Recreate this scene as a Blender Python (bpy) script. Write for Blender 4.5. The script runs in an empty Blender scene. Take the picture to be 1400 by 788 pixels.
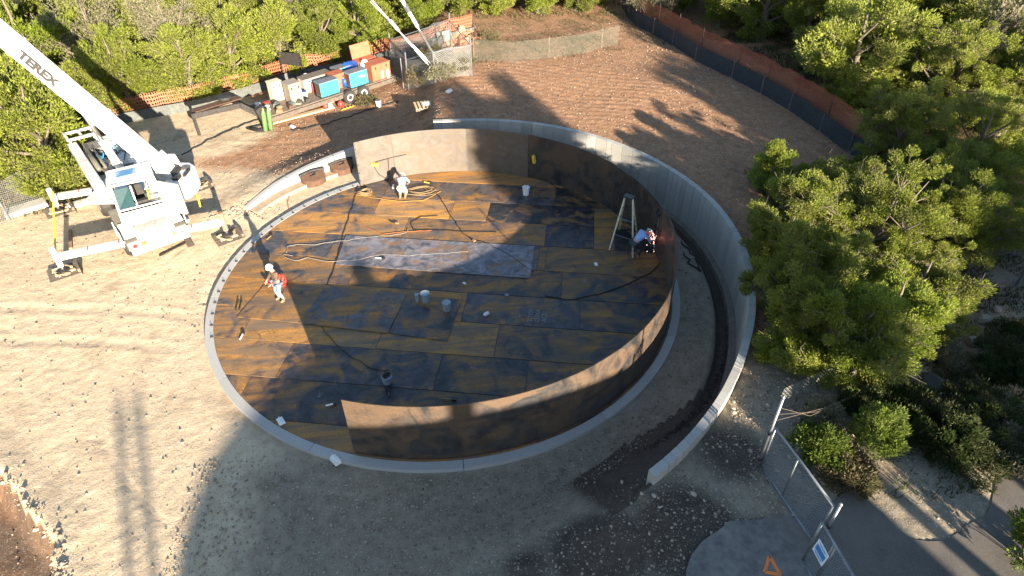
import bpy, math, random
import numpy as np
from mathutils import Vector, Matrix, noise as mnoise
random.seed(7); rng = np.random.default_rng(7)
R = math.radians
scn = bpy.context.scene
col = scn.collection

# ------------------------------------------------------------------ camera
PITCH, ROLL, YAW = 0.67775, -0.00673, 0.12462
CAM = Vector((0.0, -21.154, 16.333)); FPX = 892.0
fwd = Vector((math.sin(YAW)*math.cos(PITCH), math.cos(YAW)*math.cos(PITCH), -math.sin(PITCH)))
rt = Vector((math.cos(YAW), -math.sin(YAW), 0)); up = rt.cross(fwd)
r2 = rt*math.cos(ROLL)+up*math.sin(ROLL); u2 = up*math.cos(ROLL)-rt*math.sin(ROLL)
cd = bpy.data.cameras.new('camera'); cam = bpy.data.objects.new('camera', cd); col.objects.link(cam)
cd.sensor_width = 36.0; cd.lens = 36.0*FPX/1400.0; cd.clip_start = 0.5; cd.clip_end = 2000
m = Matrix.Identity(4)
for i in range(3):
    m[i][0] = r2[i]; m[i][1] = u2[i]; m[i][2] = -fwd[i]; m[i][3] = CAM[i]
cam.matrix_world = m
scn.camera = cam
scn.render.resolution_x = 1024; scn.render.resolution_y = 576

# ------------------------------------------------------------------ light
SUN_EL = R(13.8); SD = Vector((0.346, -0.938, 0)).normalized()     # towards the sun, on plan
sunv = Vector((SD.x*math.cos(SUN_EL), SD.y*math.cos(SUN_EL), math.sin(SUN_EL)))
w = bpy.data.worlds.new('World'); scn.world = w; w.use_nodes = True
nt = w.node_tree; bg = nt.nodes['Background']
sky = nt.nodes.new('ShaderNodeTexSky'); sky.sky_type = 'NISHITA'; sky.sun_disc = False
sky.sun_elevation = SUN_EL; sky.sun_rotation = math.atan2(SD.x, SD.y); sky.air_density = 1.0; sky.dust_density = 0.4; sky.ozone_density = 1.7
nt.links.new(sky.outputs[0], bg.inputs[0]); bg.inputs[1].default_value = 0.068
sl = bpy.data.lights.new('sun', 'SUN'); sl.energy = 5.0; sl.angle = R(0.53); sl.color = (1.0, 0.86, 0.68)
so = bpy.data.objects.new('sun', sl); col.objects.link(so)
so.rotation_euler = sunv.to_track_quat('Z', 'Y').to_euler()
scn.view_settings.view_transform = 'Standard'; scn.view_settings.look = 'None'
scn.view_settings.exposure = 2.18; scn.view_settings.gamma = 1.0
scn.cycles.max_bounces = 6; scn.cycles.transparent_max_bounces = 16

# ------------------------------------------------------------------ helpers
def ray(px, py): return fwd + r2*((px-700)/FPX) - u2*((py-394)/FPX)
def at(px, py, z=0.0):
    d = ray(px, py); return CAM + d*((z-CAM.z)/d.z)
def proj(X):
    v = Vector(X)-CAM; z = v.dot(fwd); return 700+FPX*v.dot(r2)/z, 394-FPX*v.dot(u2)/z
def vert_h(base, py):                       # height above base whose picture row is py
    best = min((abs(proj(base+Vector((0, 0, h*0.02)))[1]-py), h*0.02) for h in range(1, 300)); return best[1]

class MB:
    def __init__(s, M=None): s.v = []; s.f = []; s.M = M; s.uv = None
    def add(s, vs, fs):
        n = len(s.v)
        for p in vs:
            p = Vector(p); s.v.append(s.M @ p if s.M is not None else p)
        s.f += [tuple(i+n for i in f) for f in fs]; return s
    def box(s, c, sz, R3=None, taper=1.0):
        hx, hy, hz = sz[0]/2, sz[1]/2, sz[2]/2; c = Vector(c); vs = []
        for z, t in ((-hz, 1.0), (hz, taper)):
            for x, y in ((-hx, -hy), (hx, -hy), (hx, hy), (-hx, hy)):
                p = Vector((x*t, y*t, z)); p = R3 @ p if R3 is not None else p; vs.append(c+p)
        return s.add(vs, [(3, 2, 1, 0), (4, 5, 6, 7), (0, 1, 5, 4), (1, 2, 6, 5), (2, 3, 7, 6), (3, 0, 4, 7)])
    def bar(s, a, b, wd, ht, upv=(0, 0, 1)):    # box beam from a to b
        a = Vector(a); b = Vector(b); d = b-a; L = d.length; d.normalize(); upv = Vector(upv)
        x = d.cross(upv)
        if x.length < 1e-4: x = d.cross(Vector((1, 0, 0)))
        x.normalize(); y = x.cross(d)
        R3 = Matrix((x, y, d)).transposed()
        return s.box((a+b)/2, (wd, ht, L), R3)
    def tube(s, pts, r, n=6, cap=True):
        pts = [Vector(p) for p in pts]; k = len(pts); rs = r if hasattr(r, '__len__') else [r]*k
        vs = []; prev = None
        for i, p in enumerate(pts):
            d = (pts[min(i+1, k-1)]-pts[max(i-1, 0)])
            if d.length < 1e-6: d = Vector((0, 0, 1))
            d.normalize()
            a = prev if prev is not None else (Vector((0, 0, 1)) if abs(d.z) < .9 else Vector((1, 0, 0)))
            x = (a - d*a.dot(d))
            if x.length < 1e-4: x = d.orthogonal()
            x.normalize(); prev = x; y = d.cross(x)
            for j in range(n):
                t = 2*math.pi*j/n; vs.append(p+(x*math.cos(t)+y*math.sin(t))*rs[i])
        fs = [(i*n+j, i*n+(j+1) % n, (i+1)*n+(j+1) % n, (i+1)*n+j) for i in range(k-1) for j in range(n)]
        if cap: fs += [tuple(range(n-1, -1, -1)), tuple(range((k-1)*n, k*n))]
        return s.add(vs, fs)
    def lathe(s, prof, n=16, o=(0, 0, 0), R3=None):
        o = Vector(o); vs = []
        for r, z in prof:
            for j in range(n):
                t = 2*math.pi*j/n; p = Vector((r*math.cos(t), r*math.sin(t), z)); p = R3 @ p if R3 is not None else p; vs.append(o+p)
        k = len(prof); fs = [(i*n+j, i*n+(j+1) % n, (i+1)*n+(j+1) % n, (i+1)*n+j) for i in range(k-1) for j in range(n)]
        fs += [tuple(range(n-1, -1, -1)), tuple(range((k-1)*n, k*n))]
        return s.add(vs, fs)
    def prism(s, poly, z0, z1):               # z0/z1 numbers or functions of (x, y)
        f0 = z0 if callable(z0) else (lambda x, y: z0); f1 = z1 if callable(z1) else (lambda x, y: z1)
        n = len(poly); ar = sum(poly[i][0]*poly[(i+1) % n][1]-poly[(i+1) % n][0]*poly[i][1] for i in range(n))
        if ar < 0: poly = poly[::-1]
        vs = [(x, y, f0(x, y)) for x, y in poly]+[(x, y, f1(x, y)) for x, y in poly]
        return s.add(vs, [tuple(range(n-1, -1, -1)), tuple(range(n, 2*n))]+[(i, (i+1) % n, n+(i+1) % n, n+i) for i in range(n)])
    def quad(s, a, b, c, d): return s.add([a, b, c, d], [(0, 1, 2, 3)])
    def build(s, name, mat, parent=None, smooth=False, bevel=0, color=None, uv=None):
        org = Vector(parent['_o']) if parent is not None and '_o' in parent else Vector((0, 0, 0))
        me = bpy.data.meshes.new(name); me.from_pydata([tuple(p-org) for p in s.v], [], s.f)
        if uv is not None:
            l = me.uv_layers.new(name='UVMap')
            for poly in me.polygons:
                for li in poly.loop_indices: l.data[li].uv = uv[me.loops[li].vertex_index]
        me.materials.append(mat)
        if smooth:
            me.polygons.foreach_set('use_smooth', [True]*len(me.polygons))
        me.update()
        o = bpy.data.objects.new(name, me); col.objects.link(o)
        if parent is not None: o.parent = parent; o['_o'] = list(org)
        if color: o.color = color
        if bevel:
            b = o.modifiers.new('bevel', 'BEVEL'); b.width = bevel; b.segments = 2; b.limit_method = 'ANGLE'
            if smooth: pass
        return o
def fastmesh(name, verts, faces_flat, nper, mat, parent=None, smooth=False):
    org = np.array(parent['_o']) if parent is not None and '_o' in parent else np.zeros(3)
    verts = (np.asarray(verts, dtype=np.float32)-org).astype(np.float32); faces_flat = np.asarray(faces_flat, dtype=np.int32).ravel()
    me = bpy.data.meshes.new(name); me.vertices.add(len(verts)); me.vertices.foreach_set('co', verts.ravel())
    nf = len(faces_flat)//nper; me.loops.add(len(faces_flat)); me.loops.foreach_set('vertex_index', faces_flat)
    me.polygons.add(nf); me.polygons.foreach_set('loop_start', np.arange(nf, dtype=np.int32)*nper)
    if smooth: me.polygons.foreach_set('use_smooth', np.ones(nf, dtype=bool))
    me.materials.append(mat); me.update(calc_edges=True); me.validate()
    o = bpy.data.objects.new(name, me); col.objects.link(o)
    if parent is not None: o.parent = parent; o['_o'] = list(map(float, org))
    return o
def tag(o, label=None, cat=None, group=None, kind=None):
    if label: o['label'] = label
    if cat: o['category'] = cat
    if group: o['group'] = group
    if kind: o['kind'] = kind
    return o
def empty(name, loc, label, cat, group=None):
    o = bpy.data.objects.new(name, None); col.objects.link(o); o.location = loc; o.empty_display_size = .2
    o['_o'] = [float(x) for x in loc]
    return tag(o, label, cat, group)
def copy_tree(root, loc=None, rz=None, label=None, group=None, scale=None):
    c = root.copy(); col.objects.link(c)
    if loc is not None: c.location = loc
    if rz is not None: c.rotation_euler = (0, 0, rz)
    if scale is not None: c.scale = scale
    if label: c['label'] = label
    if group: c['group'] = group
    for ch in list(root.children):
        k = ch.copy(); col.objects.link(k); k.parent = c
        for g in list(ch.children):
            q = g.copy(); col.objects.link(q); q.parent = k
    return c

# ------------------------------------------------------------------ materials
def newmat(name):
    mt = bpy.data.materials.new(name); mt.use_nodes = True; nt = mt.node_tree
    return mt, nt, nt.nodes['Principled BSDF']
def N(nt, t, **kw):
    n = nt.nodes.new(t)
    for k, v in kw.items():
        if k.startswith('i_'): n.inputs[k[2:].replace('_', ' ')].default_value = v
        else: setattr(n, k, v)
    return n
def mixc(nt, fac, a, b, mode='MIX'):
    n = nt.nodes.new('ShaderNodeMix'); n.data_type = 'RGBA'; n.blend_type = mode
    for sock, v in ((n.inputs[0], fac), (n.inputs[6], a), (n.inputs[7], b)):
        if isinstance(v, bpy.types.NodeSocket): nt.links.new(v, sock)
        elif isinstance(v, (int, float)): sock.default_value = v
        else: sock.default_value = (*v, 1) if len(v) == 3 else v
    return n.outputs[2]
def ramp(nt, src, lo, hi):
    n = nt.nodes.new('ShaderNodeMapRange'); n.inputs[1].default_value = lo; n.inputs[2].default_value = hi
    nt.links.new(src, n.inputs[0]); return n.outputs[0]
def noise_n(nt, scale, detail=4, rough=.6, coord=None, dist=0):
    n = N(nt, 'ShaderNodeTexNoise'); n.inputs['Scale'].default_value = scale; n.inputs['Detail'].default_value = detail
    n.inputs['Roughness'].default_value = rough; n.inputs['Distortion'].default_value = dist
    if coord is not None: nt.links.new(coord, n.inputs['Vector'])
    return n.outputs[0]
def math_n(nt, op, a, b=None):
    n = nt.nodes.new('ShaderNodeMath'); n.operation = op
    for s, v in ((n.inputs[0], a), (n.inputs[1], b)):
        if v is None: continue
        if isinstance(v, bpy.types.NodeSocket): nt.links.new(v, s)
        else: s.default_value = v
    return n.outputs[0]
MC = {}
def mat(name, c, rough=.6, metal=0, var=.25, scale=6, dirt=None, dirt_amt=.35, bump=.0, bscale=40, emit=None, alpha=None, trans=0):
    if name in MC: return MC[name]
    mt, nt, p = newmat(name); tc = N(nt, 'ShaderNodeTexCoord'); oi = N(nt, 'ShaderNodeObjectInfo')
    va = N(nt, 'ShaderNodeVectorMath', operation='ADD'); nt.links.new(tc.outputs['Object'], va.inputs[0]); nt.links.new(oi.outputs['Random'], va.inputs[1])
    a = noise_n(nt, scale, 5, .6, va.outputs[0])
    cc = mixc(nt, ramp(nt, a, .3, .7), tuple(x*(1-var) for x in c), tuple(min(1, x*(1+var)) for x in c))
    if dirt:
        b = noise_n(nt, scale*2.3, 6, .7, va.outputs[0], .6)
        f = math_n(nt, 'MULTIPLY', ramp(nt, b, .5, .68), dirt_amt*1.0)
        cc = mixc(nt, f, cc, dirt)
    nt.links.new(cc, p.inputs['Base Color']); p.inputs['Roughness'].default_value = rough; p.inputs['Metallic'].default_value = metal
    if bump:
        bn = N(nt, 'ShaderNodeBump'); bn.inputs['Strength'].default_value = bump; bn.inputs['Distance'].default_value = .02
        nt.links.new(noise_n(nt, bscale, 4, .6, tc.outputs['Object']), bn.inputs['Height']); nt.links.new(bn.outputs[0], p.inputs['Normal'])
    if emit: p.inputs['Emission Color'].default_value = (*emit[:3], 1); p.inputs['Emission Strength'].default_value = emit[3]
    if trans: p.inputs['Transmission Weight'].default_value = trans
    MC[name] = mt; return mt

WHITE = mat('white_paint', (.6, .6, .57), .35, 0, .08, 1.5, (.2, .16, .11), .5)
CRGREY = mat('crane_grey_paint', (.115, .108, .092), .45, 0, .15, 3, (.3, .2, .12), .4)
DKMET = mat('dark_metal', (.035, .035, .035), .5, .3, .4, 8, (.12, .07, .04), .5)
BLACK = mat('black_rubber', (.018, .018, .019), .7, 0, .3, 10, (.2, .15, .1), .4)
CHROME = mat('bare_steel', (.45, .45, .44), .3, .9, .15)
GALV = mat('galvanized_steel', (.22, .24, .26), .42, .6, .2, 5, (.2, .15, .1), .2)
GLASS = mat('dark_glass', (.02, .05, .055), .06, 0, .2)
YEL = mat('yellow_strap', (.75, .62, .04), .6, 0, .1)
YELP = mat('yellow_paint', (.7, .48, .06), .5, 0, .15, 20, (.1, .06, .03), .3)
ORA = mat('orange_marker', (.8, .22, .05), .5, 0, .1)
REDP = mat('red_paint', (.42, .035, .03), .5, 0, .2, 6, (.2, .1, .06), .3)
RBOX = mat('rust_red_paint', (.36, .11, .055), .65, 0, .2, 3, (.2, .1, .05), .5, .1)
BLU = mat('light_blue_paint', (.04, .36, .55), .4, 0, .08, 4, (.2, .2, .16), .2)
DBLU = mat('dark_blue_plastic', (.01, .07, .28), .5, 0, .2)
GREENC = mat('green_cylinder_paint', (.1, .2, .07), .5, 0, .2, 10, (.25, .2, .12), .35)
WOOD = mat('pale_timber', (.5, .38, .22), .8, 0, .2, 8, (.2, .14, .08), .4, .3)
WOODG = mat('grey_timber', (.13, .105, .08), .85, 0, .35, 8, (.3, .22, .15), .5, .4)
BROWNM = mat('brown_wrapped_strap', (.28, .16, .1), .8, 0, .3)
PLAST = mat('white_plastic', (.72, .72, .7), .45, 0, .06, 8, (.3, .25, .2), .3)
GPLAST = mat('grey_plastic', (.22, .27, .31), .5, 0, .15, 12, (.1, .09, .08), .3)
TAN = mat('tan_hose', (.24, .16, .08), .7, 0, .15)
BLKC = mat('black_cable', (.012, .012, .013), .6, 0, .2)
GRYC = mat('grey_cable', (.22, .2, .17), .6, 0, .15)
REDC = mat('red_cable', (.6, .06, .04), .5, 0, .15)
CLOTHG = mat('grey_shirt_cloth', (.24, .26, .3), .9, 0, .12, 10)
CLOTHB = mat('blue_shirt_cloth', (.3, .42, .7), .9, 0, .12, 10)
CLOTHBR = mat('brown_jacket_cloth', (.1, .06, .042), .9, 0, .2, 10)
DENIM = mat('pale_denim', (.13, .2, .29), .9, 0, .2, 12)
DARKT = mat('dark_trousers', (.035, .045, .06), .9, 0, .2, 12)
SKIN = mat('skin', (.42, .24, .16), .6, 0, .08)
BOOT = mat('tan_boots', (.3, .2, .11), .8, 0, .2)
HATW = mat('white_helmet', (.8, .8, .78), .35, 0, .03)
TARP = mat('pale_tarp', (.62, .6, .58), .8, 0, .15, 6)
GREYFAB = mat('grey_fabric', (.085, .095, .09), .9, 0, .2, 4, (.3, .25, .18), .3)
BLKFAB = mat('black_silt_fabric', (.016, .024, .035), .75, 0, .3, 3, (.07, .06, .05), .4)
STONEM, nt, p = newmat('limestone'); g = N(nt, 'ShaderNodeNewGeometry')
_c = mixc(nt, g.outputs['Random Per Island'], (.17, .135, .1), (.4, .34, .26)); nt.links.new(_c, p.inputs['Base Color']); p.inputs['Roughness'].default_value = .9

# concrete
def concrete(name, c):
    mt, nt, p = newmat(name); tc = N(nt, 'ShaderNodeTexCoord'); oi = N(nt, 'ShaderNodeObjectInfo')
    a = noise_n(nt, 1.3, 6, .65, tc.outputs['Object']); b = noise_n(nt, 14, 5, .7, tc.outputs['Object'])
    cc = mixc(nt, ramp(nt, a, .3, .72), tuple(x*.78 for x in c), c); cc = mixc(nt, ramp(nt, b, .35, .8), cc, tuple(x*.7 for x in c))
    cc = mixc(nt, math_n(nt, 'MULTIPLY', oi.outputs['Random'], .8), cc, tuple(x*.6 for x in c))
    nt.links.new(cc, p.inputs['Base Color']); p.inputs['Roughness'].default_value = .82
    bn = N(nt, 'ShaderNodeBump'); bn.inputs['Strength'].default_value = .25; bn.inputs['Distance'].default_value = .01
    nt.links.new(b, bn.inputs['Height']); nt.links.new(bn.outputs[0], p.inputs['Normal']); return mt
CONC = concrete('cast_concrete', (.48, .465, .42)); CONCW = concrete('pale_concrete', (.5, .49, .46))

# rusty steel: object colour r = rust share, g = brightness of the scale, b = brightness/yellow of the rust
def steel(name='rusty_steel_plate', soft=.1, c0=(.017, .018, .021), c1=(.07, .065, .068), ra=(.17, .08, .022), rb=(.5, .24, .045), rc=(.15, .1, .06)):
    mt, nt, p = newmat(name); tc = N(nt, 'ShaderNodeTexCoord'); oi = N(nt, 'ShaderNodeObjectInfo')
    sc = N(nt, 'ShaderNodeVectorMath', operation='MULTIPLY_ADD'); nt.links.new(tc.outputs['Object'], sc.inputs[0]); sc.inputs[1].default_value = (1, 1, 1)
    k = N(nt, 'ShaderNodeVectorMath', operation='SCALE'); k.inputs[0].default_value = (37, 21, 13); nt.links.new(oi.outputs['Random'], k.inputs['Scale']); nt.links.new(k.outputs[0], sc.inputs[2])
    V = sc.outputs[0]
    st = N(nt, 'ShaderNodeVectorMath', operation='MULTIPLY'); nt.links.new(V, st.inputs[0]); st.inputs[1].default_value = (.22, 1.5, 1)
    sep = N(nt, 'ShaderNodeSeparateColor'); nt.links.new(oi.outputs['Color'], sep.inputs[0])
    big = noise_n(nt, .9, 4, .55, V, 1.1); stre = noise_n(nt, 1.4, 6, .7, st.outputs[0], .3); fine = noise_n(nt, 17, 6, .75, V)
    s = math_n(nt, 'ADD', math_n(nt, 'MULTIPLY', big, .7), math_n(nt, 'MULTIPLY', stre, .3))
    s = math_n(nt, 'ADD', s, math_n(nt, 'MULTIPLY', math_n(nt, 'SUBTRACT', fine, .5), .12))
    thr = math_n(nt, 'SUBTRACT', .67, math_n(nt, 'MULTIPLY', sep.outputs[0], .36))
    fac = ramp(nt, math_n(nt, 'SUBTRACT', s, thr), -soft*.7, soft*.7)
    scale_c = mixc(nt, ramp(nt, noise_n(nt, 1.8, 5, .65, V, 1.2), .35, .65), c0, c1)
    gr = N(nt, 'ShaderNodeVectorMath', operation='SCALE'); nt.links.new(scale_c, gr.inputs[0]); nt.links.new(math_n(nt, 'MULTIPLY', sep.outputs[1], 2.0), gr.inputs['Scale'])
    rust_c = mixc(nt, ramp(nt, fine, .3, .7), ra, rb)
    rust_c = mixc(nt, ramp(nt, noise_n(nt, 1.3, 5, .65, st.outputs[0], .6), .38, .62), rust_c, rc)
    rr = N(nt, 'ShaderNodeVectorMath', operation='SCALE'); nt.links.new(rust_c, rr.inputs[0]); nt.links.new(math_n(nt, 'MULTIPLY', sep.outputs[2], 2.0), rr.inputs['Scale'])
    cc = mixc(nt, fac, gr.outputs[0], rr.outputs[0])
    cc = mixc(nt, math_n(nt, 'MULTIPLY', ramp(nt, noise_n(nt, 3.2, 6, .7, st.outputs[0], .2), .52, .7), .55), cc, (c0[0]*1.6, c0[1]*1.5, c0[2]*1.5))
    # pale scuffs and chalk
    scf = N(nt, 'ShaderNodeTexNoise'); scf.inputs['Scale'].default_value = 1.1; scf.inputs['Detail'].default_value = 9; scf.inputs['Roughness'].default_value = .8
    sv = N(nt, 'ShaderNodeVectorMath', operation='MULTIPLY'); nt.links.new(V, sv.inputs[0]); sv.inputs[1].default_value = (.5, 4, 2); nt.links.new(sv.outputs[0], scf.inputs['Vector'])
    cc = mixc(nt, math_n(nt, 'MULTIPLY', ramp(nt, scf.outputs[0], .64, .7), .4), cc, (.3, .27, .23))
    nt.links.new(cc, p.inputs['Base Color'])
    p.inputs['Metallic'].default_value = 0.0; p.inputs['Specular IOR Level'].default_value = .45
    nt.links.new(math_n(nt, 'ADD', math_n(nt, 'MULTIPLY', fac, .3), math_n(nt, 'ADD', math_n(nt, 'MULTIPLY', fine, .2), .3)), p.inputs['Roughness'])
    bn = N(nt, 'ShaderNodeBump'); bn.inputs['Strength'].default_value = .25; bn.inputs['Distance'].default_value = .006
    nt.links.new(fine, bn.inputs['Height']); nt.links.new(bn.outputs[0], p.inputs['Normal']); return mt
STEEL = steel()
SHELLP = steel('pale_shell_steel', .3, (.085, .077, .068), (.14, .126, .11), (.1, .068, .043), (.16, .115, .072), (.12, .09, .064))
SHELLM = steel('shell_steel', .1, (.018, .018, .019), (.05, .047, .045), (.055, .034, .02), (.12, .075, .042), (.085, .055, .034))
RUSTY = mat('rusted_iron', (.085, .045, .028), .85, .1, .4, 9, (.16, .09, .05), .5, .3)

# net materials (pattern from UV in metres)
def net(name, c, pitch, wire, metal=0, kind='diamond', rough=.5, fill=0.0):
    mt, nt, p = newmat(name); uv = N(nt, 'ShaderNodeUVMap'); sx = N(nt, 'ShaderNodeSeparateXYZ'); nt.links.new(uv.outputs[0], sx.inputs[0])
    u, v = sx.outputs[0], sx.outputs[1]
    def line(s, f, wd):
        fr = math_n(nt, 'FRACT', math_n(nt, 'MULTIPLY', s, 1/f)); return math_n(nt, 'LESS_THAN', fr, wd)
    if kind == 'diamond':
        a = line(math_n(nt, 'ADD', u, v), pitch, wire); b = line(math_n(nt, 'SUBTRACT', u, v), pitch, wire)
    else:
        a = line(u, pitch, wire); b = line(v, pitch*1.6, wire*.8)
    al = math_n(nt, 'MAXIMUM', a, b)
    if fill: al = math_n(nt, 'MAXIMUM', al, fill)
    nt.links.new(al, p.inputs['Alpha']); p.inputs['Metallic'].default_value = metal; p.inputs['Roughness'].default_value = rough
    tc = N(nt, 'ShaderNodeTexCoord'); cc = mixc(nt, noise_n(nt, 3, 4, .6, tc.outputs['Object']), tuple(x*.6 for x in c), c); nt.links.new(cc, p.inputs['Base Color']); return mt
CHAIN = net('chain_link_wire', (.26, .32, .38), .085, .3, .5); CHAINF = net('chain_link_wire_far', (.4, .41, .39), .12, .15, .4)
ORNET = net('orange_safety_mesh', (.38, .13, .065), .13, .42, 0, 'grid')
ORNETR = net('orange_safety_mesh_fine', (.36, .1, .06), .07, .36, 0, 'grid')
SHADEN = net('grey_green_shade_mesh', (.16, .17, .13), .02, .15, 0, 'grid', .8)

def foliage_mat(name, c1, c2, c3, tr=.35):
    mt, nt, p = newmat(name); g = N(nt, 'ShaderNodeNewGeometry'); oi = N(nt, 'ShaderNodeObjectInfo'); tc = N(nt, 'ShaderNodeTexCoord')
    a = noise_n(nt, .9, 3, .6, tc.outputs['Object'])
    cc = mixc(nt, g.outputs['Random Per Island'], c1, c2); cc = mixc(nt, math_n(nt, 'MULTIPLY', ramp(nt, a, .42, .66), .75), cc, c3)
    cc = mixc(nt, math_n(nt, 'MULTIPLY', oi.outputs['Random'], .5), cc, tuple(x*.62 for x in c1))
    nt.links.new(cc, p.inputs['Base Color']); p.inputs['Roughness'].default_value = .65; p.inputs['Specular IOR Level'].default_value = .25
    tl = N(nt, 'ShaderNodeBsdfTranslucent'); nt.links.new(cc, tl.inputs[0]); mx = N(nt, 'ShaderNodeMixShader'); mx.inputs[0].default_value = tr
    nt.links.new(p.outputs[0], mx.inputs[1]); nt.links.new(tl.outputs[0], mx.inputs[2]); nt.links.new(mx.outputs[0], nt.nodes['Material Output'].inputs[0]); return mt
JUN = foliage_mat('juniper_foliage', (.125, .16, .022), (.36, .41, .055), (.25, .245, .09), .4)
JUN2 = foliage_mat('bright_leaf_foliage', (.13, .18, .022), (.32, .385, .05), (.25, .27, .06), .42)
BUSHL = foliage_mat('shrub_leaf_foliage', (.1, .15, .022), (.19, .25, .04), (.15, .18, .05), .4)
OAK = foliage_mat('grey_green_foliage', (.18, .18, .1), (.3, .29, .17), (.28, .23, .16))
DRYG = foliage_mat('dry_brush', (.12, .1, .05), (.22, .18, .1), (.09, .1, .035))
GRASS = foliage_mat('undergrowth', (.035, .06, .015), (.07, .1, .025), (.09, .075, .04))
BARK = mat('grey_bark', (.13, .105, .08), .9, 0, .35, 9, (.24, .21, .17), .4, .4)

# ------------------------------------------------------------------ ground heights
WC = Vector((-.36, -.63, 0))
TH = [-180, -90, -64.4, -52.5, -42.3, -33.6, -21.2, -9.4, -.2, 9.2, 20, 31, 43.4, 57, 68.4, 77.6, 87.2, 109, 122, 131, 141, 180]
RR = [12.3, 12.3, 12.16, 11.95, 11.8, 11.72, 11.72, 11.82, 11.9, 12.0, 12.04, 12.06, 12.05, 12.03, 11.92, 11.78, 11.66, 11.85, 11.72, 11.6, 11.3, 12.3]
def rw(th): return float(np.interp(th, TH, RR))
HT = [-180, -125, -95, -66, 88, 95, 109, 122, 131, 141, 165, 180]
HO = [0, 0, .35, 1.5, 1.78, 1.0, .75, .55, .38, .15, 0, 0]
def ho(th): return float(np.interp(th, HT, HO))
def wall_top(th): return 1.9 if th < 88.5 else float(np.interp(th, [88.5, 109, 122, 131, 141], [1.2, .9, .65, .46, .22]))
PAVE_PX = [(925, 830), (948, 760), (962, 738), (985, 728), (998, 712), (1030, 716), (1060, 704), (1100, 712), (1165, 664), (1205, 705), (1248, 742), (1300, 738), (1350, 700), (1362, 658), (1420, 640), (1700, 620), (1900, 1100), (900, 1100)]
PAVE = [tuple(at(x, y, 1.5)[:2]) for x, y in PAVE_PX]
PX = np.array(PAVE)
def inpoly(x, y, P):
    x = np.asarray(x); y = np.asarray(y); ins = np.zeros(x.shape, bool); n = len(P); j = n-1
    for i in range(n):
        xi, yi = P[i]; xj, yj = P[j]
        c = ((yi > y) != (yj > y)) & (x < (xj-xi)*(y-yi)/(yj-yi+1e-12)+xi); ins ^= c; j = i
    return ins
PIT = [tuple(at(x, y, 0)[:2]) for x, y in [(-260, 560), (-60, 600), (0, 648), (22, 672), (38, 700), (62, 722), (78, 742), (72, 765), (84, 800), (95, 860), (60, 1200), (-400, 1200)]]
def seg_dist(x, y, P):
    d = np.full(np.shape(x), 1e9)
    for i in range(len(P)-1):
        a = np.array(P[i]); b = np.array(P[i+1]); ab = b-a; t = np.clip(((x-a[0])*ab[0]+(y-a[1])*ab[1])/(ab@ab), 0, 1)
        d = np.minimum(d, np.hypot(x-a[0]-t*ab[0], y-a[1]-t*ab[1]))
    return d
def smooth(a, b, x): t = np.clip((x-a)/(b-a), 0, 1); return t*t*(3-2*t)
def Gbase(x, y):
    x = np.asarray(x, float); y = np.asarray(y, float)
    dx = x-WC.x; dy = y-WC.y; r = np.hypot(dx, dy); th = np.degrees(np.arctan2(dy, dx))
    W = np.interp(th, TH, RR); H = np.interp(th, HT, HO)
    inner = np.full(r.shape, -.1)
    has = ((th > -66.5) & (th < 141)).astype(float)
    # beside the high wall: sharp step hidden in the wall; elsewhere a gentle rise
    sharp = (r > W-.12).astype(float)
    soft = smooth(9.5, 13.0, r)
    s = np.where(has > 0, sharp, soft)
    # mud ramp climbing along the wall to its near end
    tr = smooth(-25, -64, th)*(th > -80)
    innr = inner+np.where(has > 0, tr*smooth(9.6, 12.0, r)*1.25, 0)
    dist = smooth(0, 9, r-W)
    H = H*(1-.8*smooth(.2, 2.5, r-W)*smooth(84, 100, th)*smooth(181, 170, th))
    Hfar = H+dist*smooth(-4, 12, y)*.25*smooth(1.2, 1.7, H)
    Hfar = np.where(inpoly(x, y, PAVE), 1.5, Hfar)
    z = innr+(Hfar-innr)*s
    # trench along the inside of the wall
    trench = np.where(has > 0, smooth(W-1.05, W-.9, r)*(r < W)*smooth(-60, -30, th)*smooth(60, 20, th), 0)
    z = z-trench*.28
    z = z-1.5*smooth(13.4, 16.8, x)*smooth(4.5, .5, y)*smooth(-11.9, -8.8, y)
    # the dug hole at the lower left
    ip = inpoly(x, y, PIT); dp = seg_dist(x, y, PIT[:10]); z = z-np.where(ip, .95*smooth(-.05, .45, dp), 0)+np.where(ip, 0, .12*smooth(1.2, 0, dp))
    return z
def Gz(x, y): return float(Gbase(np.array([x]), np.array([y]))[0])
def on(px, py, h=0):                     # point on the ground seen at a pixel (few fixed-point steps)
    z = 0.5
    for _ in range(12):
        P = at(px, py, z); z = .5*z+.5*(Gz(P.x, P.y)+h)
    return at(px, py, z)

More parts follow.
